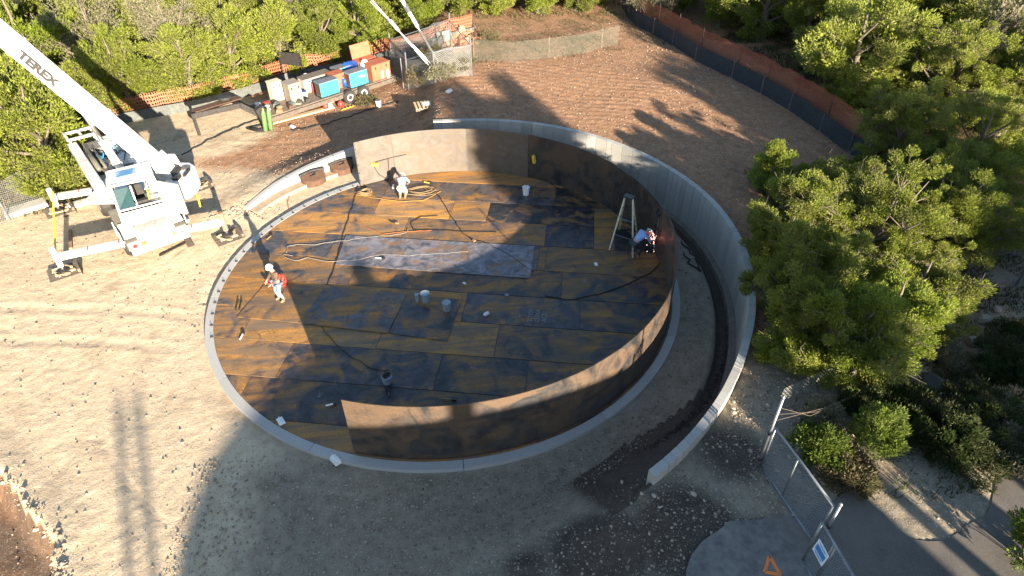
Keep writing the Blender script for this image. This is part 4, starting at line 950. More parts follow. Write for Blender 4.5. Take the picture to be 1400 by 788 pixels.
# things near the crane
def beam_px(name, a, b, wd, ht, m_, label, cat, z=.05):
    A0, B0 = on(*a, z), on(*b, z); q = MB(); q.bar(A0, B0, wd, ht); return tag(q.build(name, m_), label, cat)
beam_px('steel_bar', (218, 350), (256, 331), .06, .05, DKMET, 'dark steel bar lying on the caliche between crane and tank', 'bar')
beam_px('short_plank', (253, 322), (262, 338), .25, .06, WOODG, 'short dark plank beside the outrigger mat nearest the tank', 'plank')
beam_px('timber', (96, 315), (97, 340), .12, .1, BROWNM, 'brown timber lying between the two left outriggers', 'timber')
q = MB(Matrix.Translation(on(254, 305, 0))); q.lathe([(.14, .0), (.18, .1), (.12, .26), (.03, .3)], 12); tag(q.build('water_jug', PLAST, None, True), 'white jug beside the front outrigger beam', 'jug')

# ------------------------------------------------------------------ flatbed trailer with welders and boxes
TO = at(365, 163, .85); TX = (at(548, 103.5, .85)-TO); TL = TX.length; TX.normalize(); tang = math.atan2(TX.y, TX.x)
TO.z = 0; tz = Gz(TO.x+4, TO.y+3); TM = Matrix.Translation((TO.x, TO.y, 0)) @ Matrix.Rotation(tang, 4, 'Z')
tr = empty('gooseneck_trailer', (TO.x, TO.y, 0), 'long flatbed gooseneck trailer loaded with welders and steel boxes', 'trailer')
DK = .85; WT_ = 2.5
q = MB(TM); q.box((TL/2, .06, DK-.14), (TL, .12, .24)); q.box((TL/2, WT_-.06, DK-.14), (TL, .12, .24)); q.box((TL-.06, WT_/2, DK-.14), (.12, WT_, .22)); q.box((.06, WT_/2, DK-.14), (.12, WT_, .22)); q.build('frame', mat('weathered_grey_steel', (.1, .085, .07), .7, .1, .3, 5, (.25, .13, .07), .5), tr)
for k in range(9):
    q = MB(TM); q.box((TL/2, .15+(k+.5)*(WT_-.3)/9, DK), (TL-.3, (WT_-.3)/9-.02, .05)); q.build('deck_plank', WOODG, tr)
for x in (5.35, 6.35):
    for y, nm in ((-.02, 1), (WT_+.02, 2)):
        M = TM @ Matrix.Translation((x, y, tz+.42)) @ Matrix.Rotation(R(90), 4, 'X')
        q = MB(M); q.lathe([(.2, -.13), (.38, -.14), (.42, -.08), (.42, .08), (.38, .14), (.2, .13)], 22); t_ = q.build('wheel', BLACK, tr)
        q = MB(M); q.lathe([(.04, -.11), (.21, -.145), (.23, -.1), (.23, .1), (.21, .145), (.04, .11)], 16); q.build('rim', mat('cream_rim', (.6, .55, .42), .5, 0, .1), t_)
# gooseneck: black arched frame rising to the left
q = MB(TM)
for y in (.55, 1.95): q.bar((.1, y, DK-.1), (-1.0, y*.8+.25, 1.75), .14, .3); q.bar((-1.0, y*.8+.25, 1.75), (-3.5, 1.25+(y-1.25)*.3, 1.8), .14, .28)
q.bar((-3.5, .95, 1.8), (-3.5, 1.55, 1.8), .14, .28); q.bar((-1, .6, 1.75), (-1, 1.9, 1.75), .14, .25); q.bar((-3.4, 1.25, 1.75), (-3.4, 1.25, .6), .14, .14)
gn = q.build('gooseneck', DKMET, tr)
q = MB(TM); q.box((-2.0, 1.25, 1.97), (2.6, .55, .05)); q.build('neck_plate', RUSTY, gn)
q = MB(TM @ Matrix.Translation((-1.5, 1.3, 2.05))); q.lathe([(.15, 0), (.34, .02), (.38, .1), (.34, .18), (.15, .2)], 18); q.build('spare_tyre', BLACK, gn)
q = MB(TM); q.box((-.05, .25, .95), (.5, .3, 1.2), Matrix.Rotation(-.3, 3, 'Y')); q.build('headboard', DKMET, tr)
def on_tr(name, x, y, sz, m_, label, cat, parts=None, rz=0, z=DK+.026):
    P = TM @ Vector((x, y, z)); root = empty(name, P, label, cat); M = Matrix.Translation(P) @ Matrix.Rotation(tang+rz, 4, 'Z'); return root, M
def welder(x, y, label, s=1.0, lidm=DKMET, body=BLU, L=1.25):
    r_, M = on_tr('engine_welder', x, y, None, None, label, 'welding machine')
    q = MB(M); q.box((0, 0, .48*s), (L, .62, .8*s)); b = q.build('body', body, r_, bevel=.02)
    q = MB(M); q.box((0, 0, .9*s), (L+.03, .66, .05)); q.build('lid', mat('scuffed_lid', (.16, .17, .19), .5, .2, .3), r_)
    q = MB(M); q.box((0, 0, .05), (L+.1, .7, .08)); q.build('skid', DKMET, r_)
    for s_ in (-1, 1): q = MB(M); q.box((s_*(L/2+.008), 0, .48*s), (.02, .55, .7*s)); q.build('end_panel', RUSTY, r_)
    q = MB(M); q.box((.0, -.316, .5*s), (.02, .01, .7*s)); q.build('door_seam', DKMET, r_)
    q = MB(M); q.tube([(L*.25, .1, .92*s), (L*.25, .1, 1.08*s)], .035, 8); q.build('exhaust', DKMET, r_)
    return r_, M
w1, M1 = welder(4.3, .52, 'light blue engine welder standing above the left trailer wheel', 1.0)
w2, M2 = welder(6.35, .52, 'light blue engine welder with white lettering above the right trailer wheel', 1.05)
text('Miller', M2 @ Vector((.25, -.318, .6)), .22, Matrix.Rotation(tang, 4, 'Z') @ Matrix.Rotation(R(90), 4, 'X'), HATW, 'lettering', w2)
welder(6.3, 2.05, 'light blue engine welder at the back of the trailer under a blue tarp', .9)
r_, M = on_tr('tarp', 6.9, 1.75, None, None, 'dark blue tarp draped at the rear blue welder', 'tarp'); q = MB(M)
q.add([(-.5, -.35, .6), (0, -.45, .75), (.5, -.3, .55), (.55, .3, .9), (0, .35, .95), (-.5, .3, .92), (-.5, -.42, .1), (.1, -.5, .15), (.6, -.35, .1)], [(0, 1, 4, 5), (1, 2, 3, 4), (6, 7, 1, 0), (7, 8, 2, 1)]); o = q.build('sheet', DBLU, r_); sm = o.modifiers.new('thick', 'SOLIDIFY'); sm.thickness = .02
def chest(x, y, L, W, H, m_, label, lid_open=False, rz=0, name='steel_box', cat='tool box', lidm=None):
    r_, M = on_tr(name, x, y, None, None, label, cat, rz=rz)
    q = MB(M); q.box((0, 0, H/2), (L, W, H)); q.build('body', m_, r_, bevel=.01)
    if lid_open:
        q = MB(M); q.box((0, W/2+.03, H+.42), (L, .05, .85), Matrix.Rotation(-.18, 3, 'X')); q.build('open_lid', lidm or m_, r_)
        q = MB(M); q.box((0, .0, H+.01), (L-.1, W-.1, .03)); q.build('tray', lidm or m_, r_)
    else: q = MB(M); q.box((0, 0, H+.02), (L+.05, W+.05, .05)); q.build('lid', lidm or m_, r_)
    for s in (-.3, .3): q = MB(M); q.box((L*s, -W/2-.01, H*.8), (.08, .03, .12)); q.build('latch', DKMET, r_)
    return r_, M
chest(8.05, .75, 1.35, .9, .95, RBOX, 'large rust-red steel box at the right end of the trailer')
chest(8.0, 1.95, 1.4, .75, .9, RBOX, 'rust-red job box with raised lid behind the large red box', True)
chest(5.35, 1.2, 1.0, .7, .85, RBOX, 'smaller rust-red box between the two front blue welders')
chest(4.35, 1.95, 1.9, .7, .8, mat('rusty_white_paint', (.5, .45, .36), .6, 0, .15, 5, (.25, .12, .07), .7), 'long rusty white box at the back of the trailer', lidm=WOODG)
chest(2.35, 1.05, .75, .75, 1.15, mat('plywood_grey', (.25, .21, .17), .8, 0, .2, 3), 'tall greyish plywood box left of the white sack', name='plywood_box', cat='box')
chest(1.75, 2.0, .7, .5, 1.1, mat('pale_board', (.55, .46, .33), .8, 0, .1), 'pale boarded box at the far left of the trailer load', name='board_box', cat='box')
# two white bottles on the red box, sacks, cans
def lay(name, px, py, zt, prof, m_, label, cat, cap=None):
    P = at(px, py, zt); r_ = empty(name, P, label, cat); q = MB(); q.lathe(prof, 14, P); q.build('body', m_, r_, True)
    if cap: q = MB(); q.lathe(cap[0], 10, P); q.build('cap', cap[1], r_)
    return r_
bot = [(.09, 0), (.1, .05), (.1, .42), (.04, .5)]
lay('white_bottle', 523, 107, .9, bot, PLAST, 'left of two white bottles standing before the large red box', 'bottle', ([(.04, .5), (.04, .56)], WHITE))
lay('white_bottle', 531, 106, .9, bot, PLAST, 'right of two white bottles standing before the large red box', 'bottle', ([(.04, .5), (.04, .56)], WHITE))
lay('white_sack', 421, 118, .9, [(.26, 0), (.36, .2), (.34, .5), (.2, .72), (.06, .8)], TARP, 'white sack standing right of the tall plywood box', 'sack')
lay('white_sack', 499, 92, 1.5, [(.25, 0), (.3, .2), (.2, .4), (.05, .5)], TARP, 'white bag heaped beside the front right welder', 'bag')
lay('white_canister', 490, 79, 2.0-.9, [(.12, 0), (.13, .35), (.06, .45)], PLAST, 'white canister on top of the rear blue welder', 'canister')
ext = [(.08, 0), (.085, .45), (.03, .55)]
lay('fire_extinguisher', 411, 132, .9, ext, REDP, 'red extinguisher standing at the front edge of the trailer deck', 'extinguisher', ([(.03, .55), (.04, .62)], DKMET))
lay('fire_extinguisher', 429, 126, .9, ext, REDP, 'red extinguisher standing between white bucket and blue welder', 'extinguisher', ([(.03, .55), (.04, .62)], DKMET))
lay('white_bucket', 418, 134, .9, [(.13, 0), (.16, .38), (.15, .4)], PLAST, 'white bucket with dark lid on the trailer deck', 'bucket', ([(.165, .4), (.165, .42)], DBLU))
lay('blue_drum', 472, 118, .9, [(.2, 0), (.22, .3), (.2, .5)], DBLU, 'dark blue drum wedged between the two front welders', 'drum')
lay('red_can', 446, 150, tz, [(.16, 0), (.17, .3), (.05, .42)], REDP, 'red fuel can on the ground left of the wheels', 'fuel can', ([(.03, .42), (.03, .5)], DKMET))
lay('red_can', 466, 146, tz, [(.17, 0), (.18, .25), (.06, .36)], REDP, 'dark red fuel can on the ground under the left wheel', 'fuel can', ([(.03, .36), (.03, .45)], DKMET))
lay('white_jug', 452, 148, tz, [(.13, 0), (.15, .22), (.04, .34)], PLAST, 'white jug on the ground between the red fuel cans', 'jug')
lay('white_bucket', 518, 147, tz, [(.14, 0), (.17, .42), (.15, .44)], PLAST, 'white bucket standing on the soil right of the trailer wheels', 'bucket', ([(.17, .44), (.17, .46)], GREYFAB))
lay('green_sack', 503, 138, tz, [(.2, 0), (.25, .15), (.15, .3), (.05, .35)], GREENC, 'small green sack on the ground beside the right wheel', 'sack')
c_ = mat('black_tarp', (.04, .045, .045), .6, 0, .3)
lay('black_tarp', 436, 107, 1.2, [(.5, 0), (.5, .2), (.35, .38), (.1, .46)], c_, 'black tarp bundle behind the left blue welder', 'tarp')
for i, (px_, lb) in enumerate(((362, 'left'), (369, 'right'))):
    P = at(px_+1, 178-i*2, tz); P.z = Gz(P.x, P.y); r_ = empty('gas_cylinder', P, lb+' of two tall green gas cylinders leaning on the trailer', 'gas cylinder', 'green gas cylinders leaning on the trailer')
    R3 = Matrix.Rotation(R(14), 3, Vector((TX.x, TX.y, 0)))
    q = MB(); q.lathe([(.1, 0), (.125, .04), (.125, 1.15), (.09, 1.3), (.035, 1.38)], 16, P, R3); q.build('bottle', GREENC, r_, True); q = MB(); q.lathe([(.035, 1.36), (.04, 1.48)], 8, P, R3); q.build('valve', YELP, r_)
# deck junk
JM = [PLAST, DKMET, RBOX, WOOD, GREYFAB, BLKC, RUSTY, DBLU, REDP]
jn = ['wire spool', 'crate', 'folded tarp', 'pipe bundle', 'battery', 'motor', 'tool case', 'clamp', 'cable drum', 'can', 'tray', 'vise']
for i in range(16):
    x = random.uniform(.35, 3.6); y = random.uniform(.25, 1.0) if x > 1.9 else random.uniform(.2, 2.0)
    nme = jn[i % len(jn)]; m_ = JM[i % len(JM)]; P = TM @ Vector((x, y, DK+.03)); q = MB(Matrix.Translation(P) @ Matrix.Rotation(random.uniform(0, 3), 4, 'Z'))
    if 'spool' in nme or 'drum' in nme or nme == 'can': q.lathe([(.16, 0), (.16, .04), (.08, .05), (.08, .2), (.16, .21), (.16, .25)], 12)
    elif 'pipe' in nme:
        for k in range(4): q.tube([(-.35, k*.06-.09, .04), (.35, k*.06-.09, .05)], .028, 6)
    else: q.box((0, 0, .09), (.38, .26, .18), taper=.85); q.box((0, 0, .2), (.2, .1, .06)); q.tube([(-.12, 0, .2), (0, 0, .3), (.12, 0, .2)], .015, 5)
    o = q.build(nme.replace(' ', '_'), m_)
    tag(o, m_.name.replace('_', ' ')+' coloured '+nme+(', back' if y > 1.3 else ', front' if y < .6 else ', middle')+(' near the neck' if x < 1.6 else ' by the plywood box')+' on the trailer', nme)
for i, (a, b, wd) in enumerate((((372, 168), (456, 146), .34), ((372, 161), (462, 137), .14))):
    P, Q_ = at(*a, tz+.06), at(*b, tz+.06); q = MB(); q.bar(P, Q_, wd, .08); tag(q.build('long_plank', WOOD), ('wide' if i == 0 else 'narrow')+' pale plank lying along the front of the trailer', 'plank')
q = MB(); P = at(477, 148, tz)
for k in range(5): q.bar(P+TX*(k*.22-.5), P+TX*(k*.22-.4)+Vector((.1, -.2, .15)), .05, .05)
q.bar(P-TX*.55, P+TX*.6, .07, .06); tag(q.build('yellow_rack', YELP), 'small yellow metal rack on the ground below the wheels', 'rack')
P = on(583, 147); r_ = empty('wooden_pallet', P, 'wooden pallet with a pale sheet of paper near the wire enclosure', 'pallet'); M = Matrix.Translation(P) @ Matrix.Rotation(.15, 4, 'Z')
for k in range(7): q = MB(M); q.box((-.6+k*.2, 0, .17), (.13, 1.0, .03)); q.build('board', WOOD, r_)
for k in (-.45, 0, .45): q = MB(M); q.box((0, k, .08), (1.35, .08, .12)); q.build('stringer', WOODG, r_)
q = MB(M); q.box((.1, .05, .2), (.6, .5, .02)); tag(q.build('paper_sheet', PLAST), 'white sheet lying on the wooden pallet', 'paper')
scrap(400, 174, .3, PLAST, 'white scrap on the brown soil in front of the planks', g=True)
scrap(614, 126, .4, PLAST, 'white scrap at the foot of the wire enclosure', g=True)
# black panel stood up at the back of the trailer
P = at(403, 112, tz); q = MB(Matrix.Translation((P.x, P.y, tz)) @ Matrix.Rotation(tang+R(-60), 4, 'Z')); q.box((0, 0, 1.5), (1.6, .06, .8))
for s in (-.75, .75): q.bar((s, 0, 0), (s, 0, 1.9), .06, .06)
tag(q.build('standing_screen', DKMET), 'black panel standing upright behind the tall plywood box', 'panel')

# half round rusty caps leaning on the low wall
def cap_(px, py, label):
    P = at(px, py, .0); r_ = empty('curved_steel_cap', P, label, 'steel cap'); M = Matrix.Translation(P) @ Matrix.Rotation(R(30), 4, 'Z')
    pts = [(math.cos(t)*.62, -math.sin(t)*.5) for t in np.linspace(0, math.pi, 16)]
    q = MB(M); q.prism(pts, -.12, lambda x, y: .16+.28*(1+y/.6)); q.build('cap_plate', RUSTY, r_)
    q = MB(M); q.tube([(-.66, .03, .46), (0, .1, .5), (.66, .03, .46)], .07, 8); q.build('edge_hose', BLACK, r_)
    q = MB(M); q.tube([(-.2, -.2, .4), (0, -.28, .42), (.1, -.12, .45)], .03, 6); q.build('handle', BLACK, r_)
cap_(429, 247, 'rusty half-round steel cap with black edge leaning on the low wall'); cap_(468, 232, 'rusty half-round cap partly behind the left end of the shell')
# hanging yellow clamps and leads on the shell
def wpx(th, z): return Vector(cpt(th, RS-.05, z))
q = MB(); a = wpx(111.5, 1.05); q.bar(a, a+Vector((.35, -.03, -.05)), .1, .16); tag(q.build('hanging_clamp', YELP), 'yellow clamp hung on the left part of the far shell', 'clamp')
q = MB(); q.tube([wpx(111, 1.0), wpx(109.5, .4), wpx(107.5, .12), wpx(106.2, .3), wpx(105.8, 1.15)], .014, 5); q.tube([wpx(110.5, 1.1), wpx(104, 1.17), wpx(100, 1.2)], .014, 5); tag(q.build('hanging_lead', BLKC, None, True), 'dark lead drooping on the sunlit left part of the far shell', 'cable')
q = MB(); a = wpx(57.5, .95); q.bar(a, a+Vector((-.08, -.1, .42)), .12, .16); tag(q.build('hanging_grinder', YELP), 'yellow grinder hanging at the dappled far right shell', 'grinder')
px_line('power_cable', [(741, 236), (752, 250), (768, 262), (790, 272)], BLKC, .018, 'dark cord running down from the hanging yellow grinder')

# ------------------------------------------------------------------ trees and bushes
def leaves(pts, outs, n_per, spread, size, seed, up=.5, aspect=.36, squash=.75):
    """leaf-sized triangles scattered in tufts round pts, pointing outwards and up"""
    g = np.random.default_rng(seed); k = len(pts); n = k*n_per
    c = np.repeat(pts, n_per, 0); o = np.repeat(outs, n_per, 0); sp = np.repeat(spread if hasattr(spread, '__len__') else np.full(k, spread), n_per)
    v = g.normal(size=(n, 3)); v /= np.linalg.norm(v, axis=1)[:, None]; rad = g.random(n)**.45
    off = v*(rad*sp)[:, None]; off[:, 2] *= squash
    p = c+off
    d = v*.75+o*.45+np.array([0, 0, up])+g.normal(size=(n, 3))*.3; d /= np.linalg.norm(d, axis=1)[:, None]
    s = np.cross(d, g.normal(size=(n, 3))); s /= np.linalg.norm(s, axis=1)[:, None]
    L = size*g.uniform(.6, 1.4, n)[:, None]; W = L*aspect
    return np.stack([p-s*W, p+s*W, p+d*L*1.5], 1).reshape(-1, 3)
def tree_proto(seed, kind, Rr, Hh, n_limb, n_tuft, n_leaf, lsize, lmat, tuft=.42, base=.18, label='x', gap=0, twig=26, parent_name='juniper_tree', top=1.0):
    g = np.random.default_rng(seed); root = empty(parent_name, (0, 0, 0), label, 'tree')
    q = MB(); rnd = lambda a, b: g.uniform(a, b)
    lean = Vector((rnd(-.3, .3), rnd(-.3, .3), 0)); tr_r = .07+Hh*.022
    trunk = [Vector((0, 0, -.25))]+[Vector((lean.x*t*Hh*.35+rnd(-.06, .06)*Hh*.2, lean.y*t*Hh*.35+rnd(-.06, .06)*Hh*.2, t*Hh*.86)) for t in np.linspace(.02, 1, 7)]
    q.tube(trunk, [tr_r*1.35]+[tr_r*(1.1-t) for t in np.linspace(.0, .97, 7)], 8)
    T = []; O = []
    for i in range(n_limb):
        a = i*2.399+rnd(-.4, .4); f = rnd(.0, 1)**1.15; h0 = Hh*(base*.6+(.62-base*.6)*f); k = int(np.clip(h0/(Hh*.86)*6, 0, 5)); st = trunk[k+1]
        env = math.sin(math.pi*min(1, (.22+.7*f)))**.6; rr = Rr*env*rnd(.55, 1.12); hz = Hh*(base+(top-base)*min(1, f*.92+rnd(-.05, .16)))
        if gap and rnd(0, 1) < gap: rr *= .5
        en = Vector((math.cos(a)*rr, math.sin(a)*rr, max(hz, h0+.2))); mid = st.lerp(en, .5)+Vector((0, 0, -rr*.1+rnd(-.1, .15)))
        q.tube([st, mid, en], [tr_r*.45, tr_r*.28, .015], 5, False)
        for j in range(n_tuft):
            t = rnd(.45, 1.05); p = st.lerp(mid, min(1, t*2)) if t < .5 else mid.lerp(en, (t-.5)*2)
            p = p+Vector((rnd(-1, 1), rnd(-1, 1), rnd(-.4, .9)))*Rr*.24
            T.append(tuple(p)); ov = Vector((p.x, p.y, (p.z-Hh*.45)*.8)); ov = ov.normalized() if ov.length > .01 else Vector((0, 0, 1)); O.append(tuple(ov))
            if j % 2 == 0: q.tube([st.lerp(en, .6), Vector(p)], [.02, .006], 3, False)
    for i in range(twig):                      # bare grey twigs among the leaves
        p = Vector(T[int(rnd(0, len(T)-.01))]); dd = Vector(O[int(rnd(0, len(O)-.01))])
        for k in range(3):
            e1 = p+Vector((rnd(-.5, .5), rnd(-.5, .5), rnd(-.2, .5)))+dd*.25; q.tube([p*.8+Vector((0, 0, p.z*.15)), p.lerp(e1, .6), e1], [.014, .009, .004], 3, False)
    q.build('trunk', BARK, root, True)
    T = np.array(T); O = np.array(O); sp_ = tuft*g.uniform(.55, 1.35, len(T))
    V = leaves(T, O, n_leaf, sp_, lsize, seed)
    fastmesh('crown', V, np.arange(len(V)), 3, lmat, root)
    return root
PR = []
specs = [ # far junipers
 (11, 'j', 2.0, 5.2, 18, 8, 210, .078, JUN, .42), (12, 'j', 1.7, 4.4, 16, 8, 210, .076, JUN, .4), (13, 'j', 2.3, 5.0, 20, 8, 220, .08, JUN, .44),
 (14, 'j', 1.9, 5.8, 18, 8, 200, .08, JUN2, .42), (15, 'o', 2.3, 5.0, 20, 8, 110, .065, OAK, .48), (16, 'j', 2.1, 4.6, 18, 7, 210, .078, JUN, .42)]
for sp_ in specs:
    k_ = 'juniper_tree' if sp_[1] == 'j' else 'oak_tree'
    PR.append(tree_proto(*sp_, base=.08, label='x', parent_name=k_, twig=70 if sp_[1] == 'o' else 22))
used = set(); placed = []
desc = ['full round green juniper', 'small compact green juniper', 'wide low green juniper', 'tall bright green juniper', 'twiggy grey-green oak', 'ragged green juniper']
def place(i, x, y, sc, rz, label, group=None, dz=0):
    o = PR[i]; P = (x, y, Gz(x, y)-.05+dz)
    if i not in used:
        used.add(i); o.location = P; o.rotation_euler = (0, 0, rz); o.scale = (sc, sc, sc); o['label'] = label
        r = o
    else:
        r = copy_tree(o, P, rz, label, group, (sc, sc, sc))
    if group: r['group'] = group
    elif 'group' in r: del r['group']
    placed.append((x, y)); return r
# named trees of the front rows: (picture x of the foot, metres behind the fence line etc. given as world x, y)
front = [ # proto, x, y, scale, label tail
 (0, -17.6, 18.4, 1.0, 'standing behind the orange fence just right of the crane boom'), (2, -14.6, 20.0, 1.0, 'behind the orange fence above the black gooseneck'),
 (5, -12.2, 21.6, 1.05, 'behind the orange fence above the gas cylinders'), (1, -9.6, 23.0, 1.1, 'behind the black standing screen'),
 (0, -7.0, 24.0, .95, 'behind the long white box on the trailer'), (3, -4.6, 25.8, .9, 'behind the right end of the trailer'),
 (4, -15.6, 22.8, 1.15, 'with pale twigs right of the boom shadow'), (4, -20.2, 22.0, 1.3, 'with pale twigs at the top left beside the boom shadow'),
 (4, -8.6, 26.8, 1.1, 'with pale twigs above the middle of the orange fence'),
 (2, 5.0, 28.8, .9, 'above the left end of the grey mesh screen'), (3, 8.2, 28.0, .85, 'bright behind the grey mesh screen'), (0, 11.2, 28.4, .9, 'behind the right end of the grey mesh screen'),
 (4, 16.2, 26.2, .85, 'with bare branches beside the black silt fence'),
 (3, 20.2, 23.4, 1.15, 'sunlit just behind the middle of the red netting'), (0, 22.2, 20.6, 1.2, 'sunlit above the lower half of the red netting'), (3, 18.6, 27.4, 1.1, 'half shaded at the top behind the silt fence'),
]
for i, x, y, sc, tail in front: place(i, x, y, sc, random.uniform(0, 6), desc[i]+' '+tail)
# left group in front of the boom
for i, x, y, sc, tail in [(2, -19.0, 10.0, 1.15, 'behind the rear outrigger at the left edge'), (0, -21.8, 8.8, 1.05, 'at the far left edge above the chain-link fence'), (5, -20.6, 12.6, 1.15, 'under the crane boom at the left'),
                           (0, -23.6, 12.8, 1.25, 'lower left of the crane boom lettering'), (3, -22.6, 16.4, 1.1, 'shaded tree directly behind the crane boom'), (2, -26.2, 17.0, 1.3, 'at the upper left corner below the boom'),
                           (5, -19.6, 17.6, .8, 'small one between boom and orange fence')]:
    place(i, x, y, sc, random.uniform(0, 6), desc[i]+' '+tail)
# the woods further back
def wood(xr, yr, n, ok, group, lab, mind=2.3):
    c = 0; tries = 0
    while c < n and tries < 9000:
        tries += 1; x = random.uniform(*xr); y = random.uniform(*yr)
        if not ok(x, y) or any((x-a)**2+(y-b)**2 < mind**2 for a, b in placed): continue
        px_, py_ = proj((x, y, 4)); 
        if not (-220 < px_ < 1620 and py_ > -330): continue
        i = random.choices(range(6), (4, 3, 4, 2, 2.2, 4))[0]
        place(i, x, y, random.uniform(.85, 1.35), random.uniform(0, 6.28), lab(i), group(i)); c += 1
fence_y = lambda x: np.interp(x, [-30, -19, -16.8, -12.1, -9.5, -5.8, -3.4, 3, 12, 16], [14, 17.0, 17.8, 20.4, 21.6, 23.2, 24.4, 26.8, 26.5, 25])
wood((-38, 14), (20, 48), 95, lambda x, y: y > fence_y(x)+1.6 and x < 15, lambda i: 'trees of the wood behind the orange fence'+(', oaks' if i == 4 else ', '+desc[i]), lambda i: desc[i]+' crowded in the wood behind the orange fence')
rf = lambda x, y: x > np.interp(y, [-20, 0, 5, 21, 23, 40], [40, 24.5, 23.0, 18.8, 17.5, 17])
wood((15, 50), (3, 44), 60, lambda x, y: rf(x, y) and not (22.4 < x < 27 and 6 < y < 13), lambda i: 'trees of the wood at the upper right'+(', oaks' if i == 4 else ', '+desc[i]), lambda i: desc[i]+' in the dark wood beyond the red netting', 2.5)

# the big juniper at the right: several leaning crowns of finer foliage
bigspec = [ # seed, crown picture x, y, height of crown centre, R, H, limbs, mat, label
 (31, 1185, 315, 2.7, 3.0, 4.3, 36, JUN, 'large sprawling green juniper in the middle of the right side'),
 (32, 1105, 415, 2.6, 2.0, 3.4, 22, JUN, 'juniper crown reaching the concrete wall below the large juniper'),
 (38, 1165, 465, 2.6, 1.6, 3.3, 18, JUN2, 'lowest lobe of juniper hanging above the loose wires'),
 (33, 1290, 285, 2.7, 2.7, 4.4, 32, JUN, 'juniper right of the large one with a hollow of dead twigs'),
 (34, 1062, 240, 2.5, 1.1, 2.6, 14, JUN2, 'small loose juniper overhanging the upper right of the concrete wall'),
 (35, 1230, 190, 3.2, 2.4, 4.2, 28, JUN, 'juniper at the lower end of the red netting'),
 (39, 1085, 300, 2.5, 1.4, 3.0, 16, JUN, 'narrow juniper between the small loose one and the large one'),
 (36, 1345, 195, 3.2, 2.5, 4.4, 28, JUN, 'dull green juniper near the right edge above the chain-link'),
 (41, 1250, 400, 2.2, 1.9, 3.4, 20, JUN, 'juniper skirt at the lower right of the large juniper'),
 (42, 1065, 345, 2.3, 1.2, 2.7, 14, JUN, 'juniper branches brushing the right edge of the concrete wall'),
 (43, 1150, 250, 2.7, 2.0, 3.6, 22, JUN, 'juniper between the small loose one and the netting end'),
 (44, 1385, 110, 3.6, 2.8, 5.2, 26, JUN, 'juniper cut off by the right edge of the picture near the top'),
 (45, 1225, 95, 3.6, 2.3, 4.6, 24, JUN, 'shaded juniper just behind the middle of the red netting'),
 (46, 1160, 505, 2.0, 1.5, 2.8, 18, JUN, 'low juniper fringe above the loose wires and the bright bush'),
 (47, 1090, 465, 2.2, 1.3, 2.8, 16, JUN, 'juniper fringe beside the wall above the tall gate post'),
 (48, 1215, 445, 2.2, 1.5, 3.0, 18, JUN2, 'bright juniper lobe left of the shaded boulders'),
 (49, 1330, 250, 2.9, 2.2, 4.0, 22, JUN, 'juniper right of the hollow with dead twigs, near the right edge'),
 (37, 1300, 120, 3.6, 2.8, 5.0, 28, JUN, 'half shaded juniper below the gap in the upper right wood')]
for sd, px_, py_, zc, r_, h_, nl, m_, lb in bigspec:
    x, y = at(px_, py_, zc)[:2]
    t = tree_proto(sd, 'j', r_, h_, nl, 13, 340, .045, m_, .285, base=.02, label=lb, gap=.1, twig=60); t.location = (x, y, Gz(x, y)-.05); placed.append((x, y))
# bushes
def bush(seed, x, y, r_, h_, m_, label, n=60, nl=150, ls=.05, name='bush', cat='bush'):
    g = np.random.default_rng(seed); root = empty(name, (0, 0, 0), label, cat); q = MB(); T = []; O = []
    for i in range(n):
        a = g.uniform(0, 6.28); f = g.random()**.6; p = Vector((math.cos(a)*r_*f, math.sin(a)*r_*f, h_*(.25+.75*g.random()*(1-.45*f*f)))); T.append(tuple(p)); O.append((p.x/r_, p.y/r_, .4))
        if i % 2 == 0: q.tube([(p.x*.1, p.y*.1, -.1), (p.x*.5, p.y*.5, p.z*.5), p], [.022, .014, .005], 4, False)
    q.build('stems', BARK, root); V = leaves(np.array(T), np.array(O), nl, .22*g.uniform(.6, 1.3, n), ls, seed); fastmesh('crown', V, np.arange(len(V)), 3, m_, root)
    root.location = (x, y, Gz(x, y)); return root
def bush_px(seed, px_, py_, r_, h_, m_, label, **k): P = on(px_, py_); return bush(seed, P.x, P.y, r_, h_, m_, label, **k)
bush_px(51, 1192, 612, .62, 1.5, BUSHL, 'bright green bush standing alone below the big juniper', n=70)
bush_px(52, 1118, 622, .75, .8, BUSHL, 'low green bush just behind the chain-link gate', n=60)
bush_px(53, 1150, 650, .8, .5, DRYG, 'dry yellowish brush beside the chain-link gate', n=50)
bush_px(54, 1405, 770, .7, 1.7, BUSHL, 'green bush at the lower right corner', n=60)
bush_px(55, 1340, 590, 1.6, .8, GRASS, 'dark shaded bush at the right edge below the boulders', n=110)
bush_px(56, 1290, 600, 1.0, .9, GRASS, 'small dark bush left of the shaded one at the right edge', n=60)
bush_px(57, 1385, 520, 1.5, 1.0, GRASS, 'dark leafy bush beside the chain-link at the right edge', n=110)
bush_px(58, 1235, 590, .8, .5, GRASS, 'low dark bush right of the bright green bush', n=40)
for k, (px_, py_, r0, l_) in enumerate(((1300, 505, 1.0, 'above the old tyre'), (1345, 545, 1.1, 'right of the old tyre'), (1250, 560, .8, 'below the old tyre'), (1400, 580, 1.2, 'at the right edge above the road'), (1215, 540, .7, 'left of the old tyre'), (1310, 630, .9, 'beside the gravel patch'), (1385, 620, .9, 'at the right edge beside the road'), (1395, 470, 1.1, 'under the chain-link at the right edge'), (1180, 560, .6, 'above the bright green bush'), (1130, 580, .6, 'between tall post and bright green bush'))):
    bush_px(60+k, px_, py_, r0, .5, GRASS if k % 3 else OAK, 'shaded scrubby bush '+l_, n=70, nl=80)
